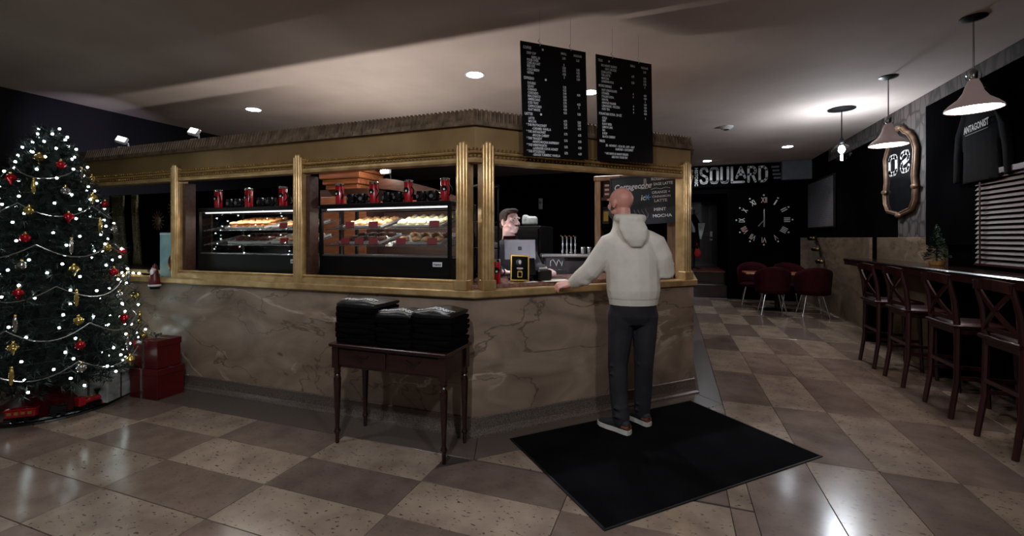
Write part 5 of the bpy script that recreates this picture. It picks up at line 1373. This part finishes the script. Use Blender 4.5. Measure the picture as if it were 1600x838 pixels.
hd.rings([ring(-.288, 3.502, .965, .175, .128), ring(-.288, 3.502, 1.00, .195, .148), ring(-.288, 3.502, 1.06, .205, .158), ring(-.292, 3.50, 1.18, .205, .152), ring(-.296, 3.50, 1.30, .212, .146), ring(-.300, 3.50, 1.40, .208, .130), ring(-.305, 3.50, 1.46, .175, .112), ring(-.318, 3.50, 1.53, .128, .104), ring(-.332, 3.50, 1.585, .106, .097), ring(-.342, 3.50, 1.632, .092, .090)])
hd.limb([q(-.40, 3.46, 1.435), q(-.455, 3.455, 1.405), q(-.525, 3.44, 1.30), q(-.60, 3.44, 1.195), q(-.685, 3.46, 1.135), q(-.745, 3.482, 1.098)], [.075, .088, .084, .080, .068, .048], 14)
hd.ball(q(-.695, 3.45, 1.10), (.035, .035, .035)); hd.ball(q(-.64, 3.43, 1.13), (.05, .04, .05))
hd.limb([q(-.19, 3.53, 1.44), q(-.135, 3.54, 1.405), q(-.085, 3.555, 1.30), q(-.060, 3.575, 1.20), q(-.12, 3.68, 1.18), q(-.185, 3.765, 1.18)], [.075, .088, .082, .076, .062, .044], 14)
for k in range(3): hd.limb([q(-.04, 3.52, 1.20 + .035 * k), q(-.005, 3.56, 1.185 + .035 * k), q(-.02, 3.60, 1.18 + .035 * k)], [.008, .016, .008], 8)
for k in range(10):                                            # hood lying in folds behind and around the neck
    a = PI * (.05 + .9 * k / 9) + .40 + PI
    hd.ball(q(-.322 + .105 * math.cos(a), 3.495 + .100 * math.sin(a), 1.605 - .018 * math.sin(PI * k / 9)), [.022, .030, .036, .040, .040, .040, .040, .036, .030, .022][k], 10, 8)
hd.rings([(q(-.298, 3.408, 1.610), r_ * .085, f_ * .035 + Vector((0, 0, .02))), (q(-.278, 3.382, 1.52), r_ * .112, f_ * .05 + Vector((0, 0, .02))), (q(-.262, 3.375, 1.44), r_ * .088, f_ * .045), (q(-.256, 3.378, 1.385), r_ * .045, f_ * .03)])
for (x0, y0, z0, x1, y1, z1, r) in ((-.56, 3.38, 1.30, -.66, 3.40, 1.16, .014), (-.70, 3.425, 1.15, -.71, 3.45, 1.06, .014), (-.45, 3.385, 1.06, -.30, 3.35, 1.02, .013), (-.43, 3.39, 1.22, -.36, 3.36, 1.05, .012)):
    hd.limb([q(x0, y0, z0), q((x0 + x1) / 2, (y0 + y1) / 2 - .004, (z0 + z1) / 2), q(x1, y1, z1)], [r * .6, r, r * .6], 8)
remeshed('hoodie', hd, .009, 4, 'cream_cloth', cu)
wbn = MB()
wbn.rings([ring(-.288, 3.502, .945, .172, .127), ring(-.288, 3.502, .950, .183, .137), ring(-.288, 3.502, .990, .190, .143), ring(-.288, 3.502, .998, .180, .133)])
wbn.build('waistband', 'cream_cloth', cu, True)
cf = MB(); cf.tube([q(-.725, 3.476, 1.108), q(-.735, 3.478, 1.102), q(-.765, 3.482, 1.088)], [.040, .0445, .040], 14); cf.build('cuff', 'cream_cloth', cu, True)
jn = MB()
jn.rings([ring(-.288, 3.503, 1.00, .165, .118), ring(-.288, 3.503, .93, .178, .130), ring(-.288, 3.503, .86, .178, .128), ring(-.288, 3.503, .80, .150, .100)])
jn.limb([q(-.372, 3.472, .87), q(-.382, 3.465, .68), q(-.398, 3.452, .48), q(-.388, 3.43, .28), q(-.368, 3.410, .115), q(-.366, 3.408, .085)], [.104, .090, .074, .068, .064, .062], 14)
jn.limb([q(-.205, 3.535, .87), q(-.208, 3.548, .68), q(-.214, 3.562, .48), q(-.220, 3.59, .28), q(-.230, 3.615, .115), q(-.230, 3.617, .085)], [.102, .088, .073, .067, .063, .061], 14)
for (x, y, z, w) in ((-.40, 3.40, .50, .05), (-.41, 3.39, .44, .045), (-.375, 3.36, .20, .05), (-.37, 3.355, .14, .05), (-.21, 3.51, .50, .045), (-.225, 3.56, .18, .05), (-.23, 3.57, .13, .05)):
    jn.limb([q(x, y, z) - r_ * w, q(x, y, z - .015), q(x, y, z) + r_ * w], [.008, .015, .008], 8)
remeshed('jeans', jn, .008, 3, 'denim', cu)
bd_ = MB()
bd_.ball((0, .034, -.066), (.0645, .066, .050), 18, 12, HM); bd_.ball((0, .062, -.084), (.036, .034, .034), 14, 10, HM)
for sx in (-1, 1): bd_.ball((sx * .056, .022, -.035), (.010, .018, .034), 10, 8, HM)
remeshed('beard', bd_, .006, 2, 'hair_grey', cu)
def eyes(M, par, iris='hair_brown'):
    for sx in (-1, 1):
        e = MB().ball((sx * .031, .0665, .008), (.0135, .0120, .0085), 12, 8, M).build('eye', 'white_print', par, True)
        MB().ball((sx * .032, .0768, .008), (.0058, .0030, .0058), 10, 6, M).build('iris', iris, e, True)
        MB().tube([M @ Vector((sx * (.013 + .011 * k), .0880 - .0038 * k * k, .025 + .0035 * math.sin(PI * k / 3.2))) for k in range(4)], [.0035, .005, .0045, .003], 6).build('eyebrow', 'hair_brown', par, True)
eyes(HM, cu)
def shoe(heel, toe, name):
    h, t = Vector(heel), Vector(toe); d = (t - h).normalized(); L = .285; a = math.atan2(d.y, d.x)
    M = Matrix.Translation(Vector((h.x, h.y, .0085)) - O) @ Matrix.Rotation(a, 4, 'Z')
    out = [(0, -.030), (.03, -.036), (.10, -.033), (.18, -.045), (.24, -.042), (.275, -.022), (.285, .0), (.275, .022), (.24, .042), (.18, .045), (.10, .036), (.03, .036), (0, .030), (-.008, 0)]
    up = MB()
    up.rings([((.0, 0, .055), (0, .026, 0), (.0, 0, .030)), ((.03, 0, .060), (0, .036, 0), (0, 0, .042)), ((.08, 0, .064), (0, .037, 0), (0, 0, .046)), ((.13, 0, .055), (0, .038, 0), (0, 0, .038)), ((.19, 0, .042), (0, .042, 0), (0, 0, .026)), ((.245, 0, .034), (0, .036, 0), (0, 0, .018)), ((.276, 0, .030), (0, .016, 0), (0, 0, .010))], M)
    s_ = remeshed('shoe', up, .006, 2, 'shoe_dark', cu)
    MB().prism(out, 0, .030, M).build('sole', 'sole_white', s_)
    MB().rings([((.0, 0, .050), (0, .029, 0), (0, 0, .022)), ((.035, 0, .052), (0, .0385, 0), (0, 0, .022)), ((.062, 0, .052), (0, .038, 0), (0, 0, .018))], M).build('heel_counter', 'leather_tan', s_, True)
shoe((-.302, 3.362, 0), (-.534, 3.487, 0), 'left')
shoe((-.175, 3.565, 0), (-.345, 3.70, 0), 'right')

# ---- barista
O = Vector((-1.50, 4.09, 0))
fb = Vector((SQ / 2, -SQ / 2, 0)); rb = Vector((-SQ / 2, -SQ / 2, 0))
body = MB()
HB = head_prims(body, q(-1.50, 4.085, 1.608), -2.06, 1.05, .06)
body.limb([q(-1.505, 4.10, 1.45), q(-1.50, 4.10, 1.30), q(-1.50, 4.10, 1.0), q(-1.50, 4.10, .88)], [.060, .10, .11, .11], 14)
for s_ in (-1, 1):
    body.limb([q(-1.50, 4.10, .88) + rb * (s_ * .085), q(-1.50, 4.08, .46) + rb * (s_ * .09), q(-1.50, 4.10, .08) + rb * (s_ * .09)], [.085, .058, .045])
    body.limb([q(-1.50, 4.10, .05) + rb * (s_ * .09), q(-1.50, 4.10, .035) + rb * (s_ * .09) + fb * .14], [.045, .034])
body.limb([q(-1.37, 4.23, 1.34), q(-1.24, 4.20, 1.15), q(-1.09, 3.965, 1.155)], [.052, .040, .029])
body.limb([q(-1.63, 3.97, 1.34), q(-1.62, 3.80, 1.16), q(-1.43, 3.74, 1.145)], [.052, .040, .029])
fa = [((.020, -.020, -.006), (.008, -.012, -.016), (-.004, -.002, -.014))] * 4
hand_prims(body, q(-1.085, 3.955, 1.156), q(-1.04, 3.885, 1.150), (0, 0, 1), fa, [q(-1.085, 3.935, 1.152), q(-1.10, 3.90, 1.148), q(-1.085, 3.870, 1.144), q(-1.068, 3.855, 1.140)])
fa2 = [((.028, -.004, -.004), (.016, 0, -.016), (.002, 0, -.014))] * 4
hand_prims(body, q(-1.425, 3.74, 1.144), q(-1.345, 3.73, 1.142), (0, 0, 1), fa2, [q(-1.40, 3.76, 1.144), q(-1.37, 3.785, 1.142), q(-1.345, 3.79, 1.138)])
ba = remeshed('person', body, .0055, 3, 'skin_pale', None, O)
tag(ba, 'brown-haired person with moustache in dark vest behind the till', 'person')
def rg(z, a, b): return (q(-1.50, 4.10, z), rb * a, fb * b)
vt = MB(); vt.rings([rg(.86, .165, .120), rg(1.0, .17, .125), rg(1.2, .19, .13), rg(1.32, .20, .12), rg(1.39, .165, .10), rg(1.44, .085, .078)])
vt.limb([q(-1.375, 4.225, 1.345), q(-1.30, 4.215, 1.24), q(-1.24, 4.195, 1.155), q(-1.13, 4.03, 1.156)], [.070, .060, .054, .044], 12)
vt.limb([q(-1.625, 3.975, 1.345), q(-1.63, 3.87, 1.24), q(-1.61, 3.80, 1.16), q(-1.47, 3.745, 1.146)], [.070, .060, .054, .044], 12)
remeshed('vest', vt, .010, 3, 'vest_cloth', ba)
co = MB(); co.tube([q(-1.505, 4.10, 1.40), q(-1.505, 4.10, 1.45), q(-1.505, 4.098, 1.475)], [.085, .074, .070], 16); co.build('collar', 'maroon_cloth', ba, True)
MB().prism([(-.05, -.12), (.05, -.12), (.065, .0), (-.065, 0)], -.004, .004, wall_frame(q(-1.50, 4.10, 1.40) + fb * .122, -rb)).build('shirt_front', 'maroon_cloth', ba)
jb = MB(); jb.rings([rg(.95, .15, .115), rg(.86, .168, .122), rg(.80, .155, .11)])
for s_ in (-1, 1): jb.limb([q(-1.50, 4.10, .86) + rb * (s_ * .085), q(-1.50, 4.08, .46) + rb * (s_ * .09), q(-1.50, 4.10, .09) + rb * (s_ * .09)], [.092, .068, .058], 12)
remeshed('trousers', jb, .012, 2, 'denim', ba)
hr = MB()
hr.ball((0, -.024, .048), (.082, .096, .080), 20, 14, HB); hr.ball((0, .040, .098), (.060, .048, .026), 16, 10, HB); hr.ball((0, -.066, -.01), (.066, .048, .06), 16, 10, HB)
for sx in (-1, 1): hr.ball((sx * .071, .008, .035), (.010, .030, .036), 10, 8, HB)
remeshed('hair', hr, .007, 2, 'hair_brown', ba)
mo = MB(); mo.ball((-.013, .0985, -.042), (.018, .007, .0065), 10, 6, HB); mo.ball((.013, .0985, -.042), (.018, .007, .0065), 10, 6, HB); mo.build('moustache', 'hair_brown', ba, True)
eyes(HB, ba)
sb_ = MB()
for s_ in (-1, 1):
    c_ = q(-1.50, 4.10, 0) + rb * (s_ * .09) + fb * .05
    MB().rings([(c_ + Vector((0, 0, .010)), fb * .145, rb * .048), (c_ + Vector((0, 0, .03)), fb * .148, rb * .052), (c_ + Vector((0, 0, .075)), fb * .11, rb * .045), (c_ + Vector((0, 0, .10)) - fb * .03, fb * .07, rb * .042)]).build('shoe', 'shoe_dark', ba, True)
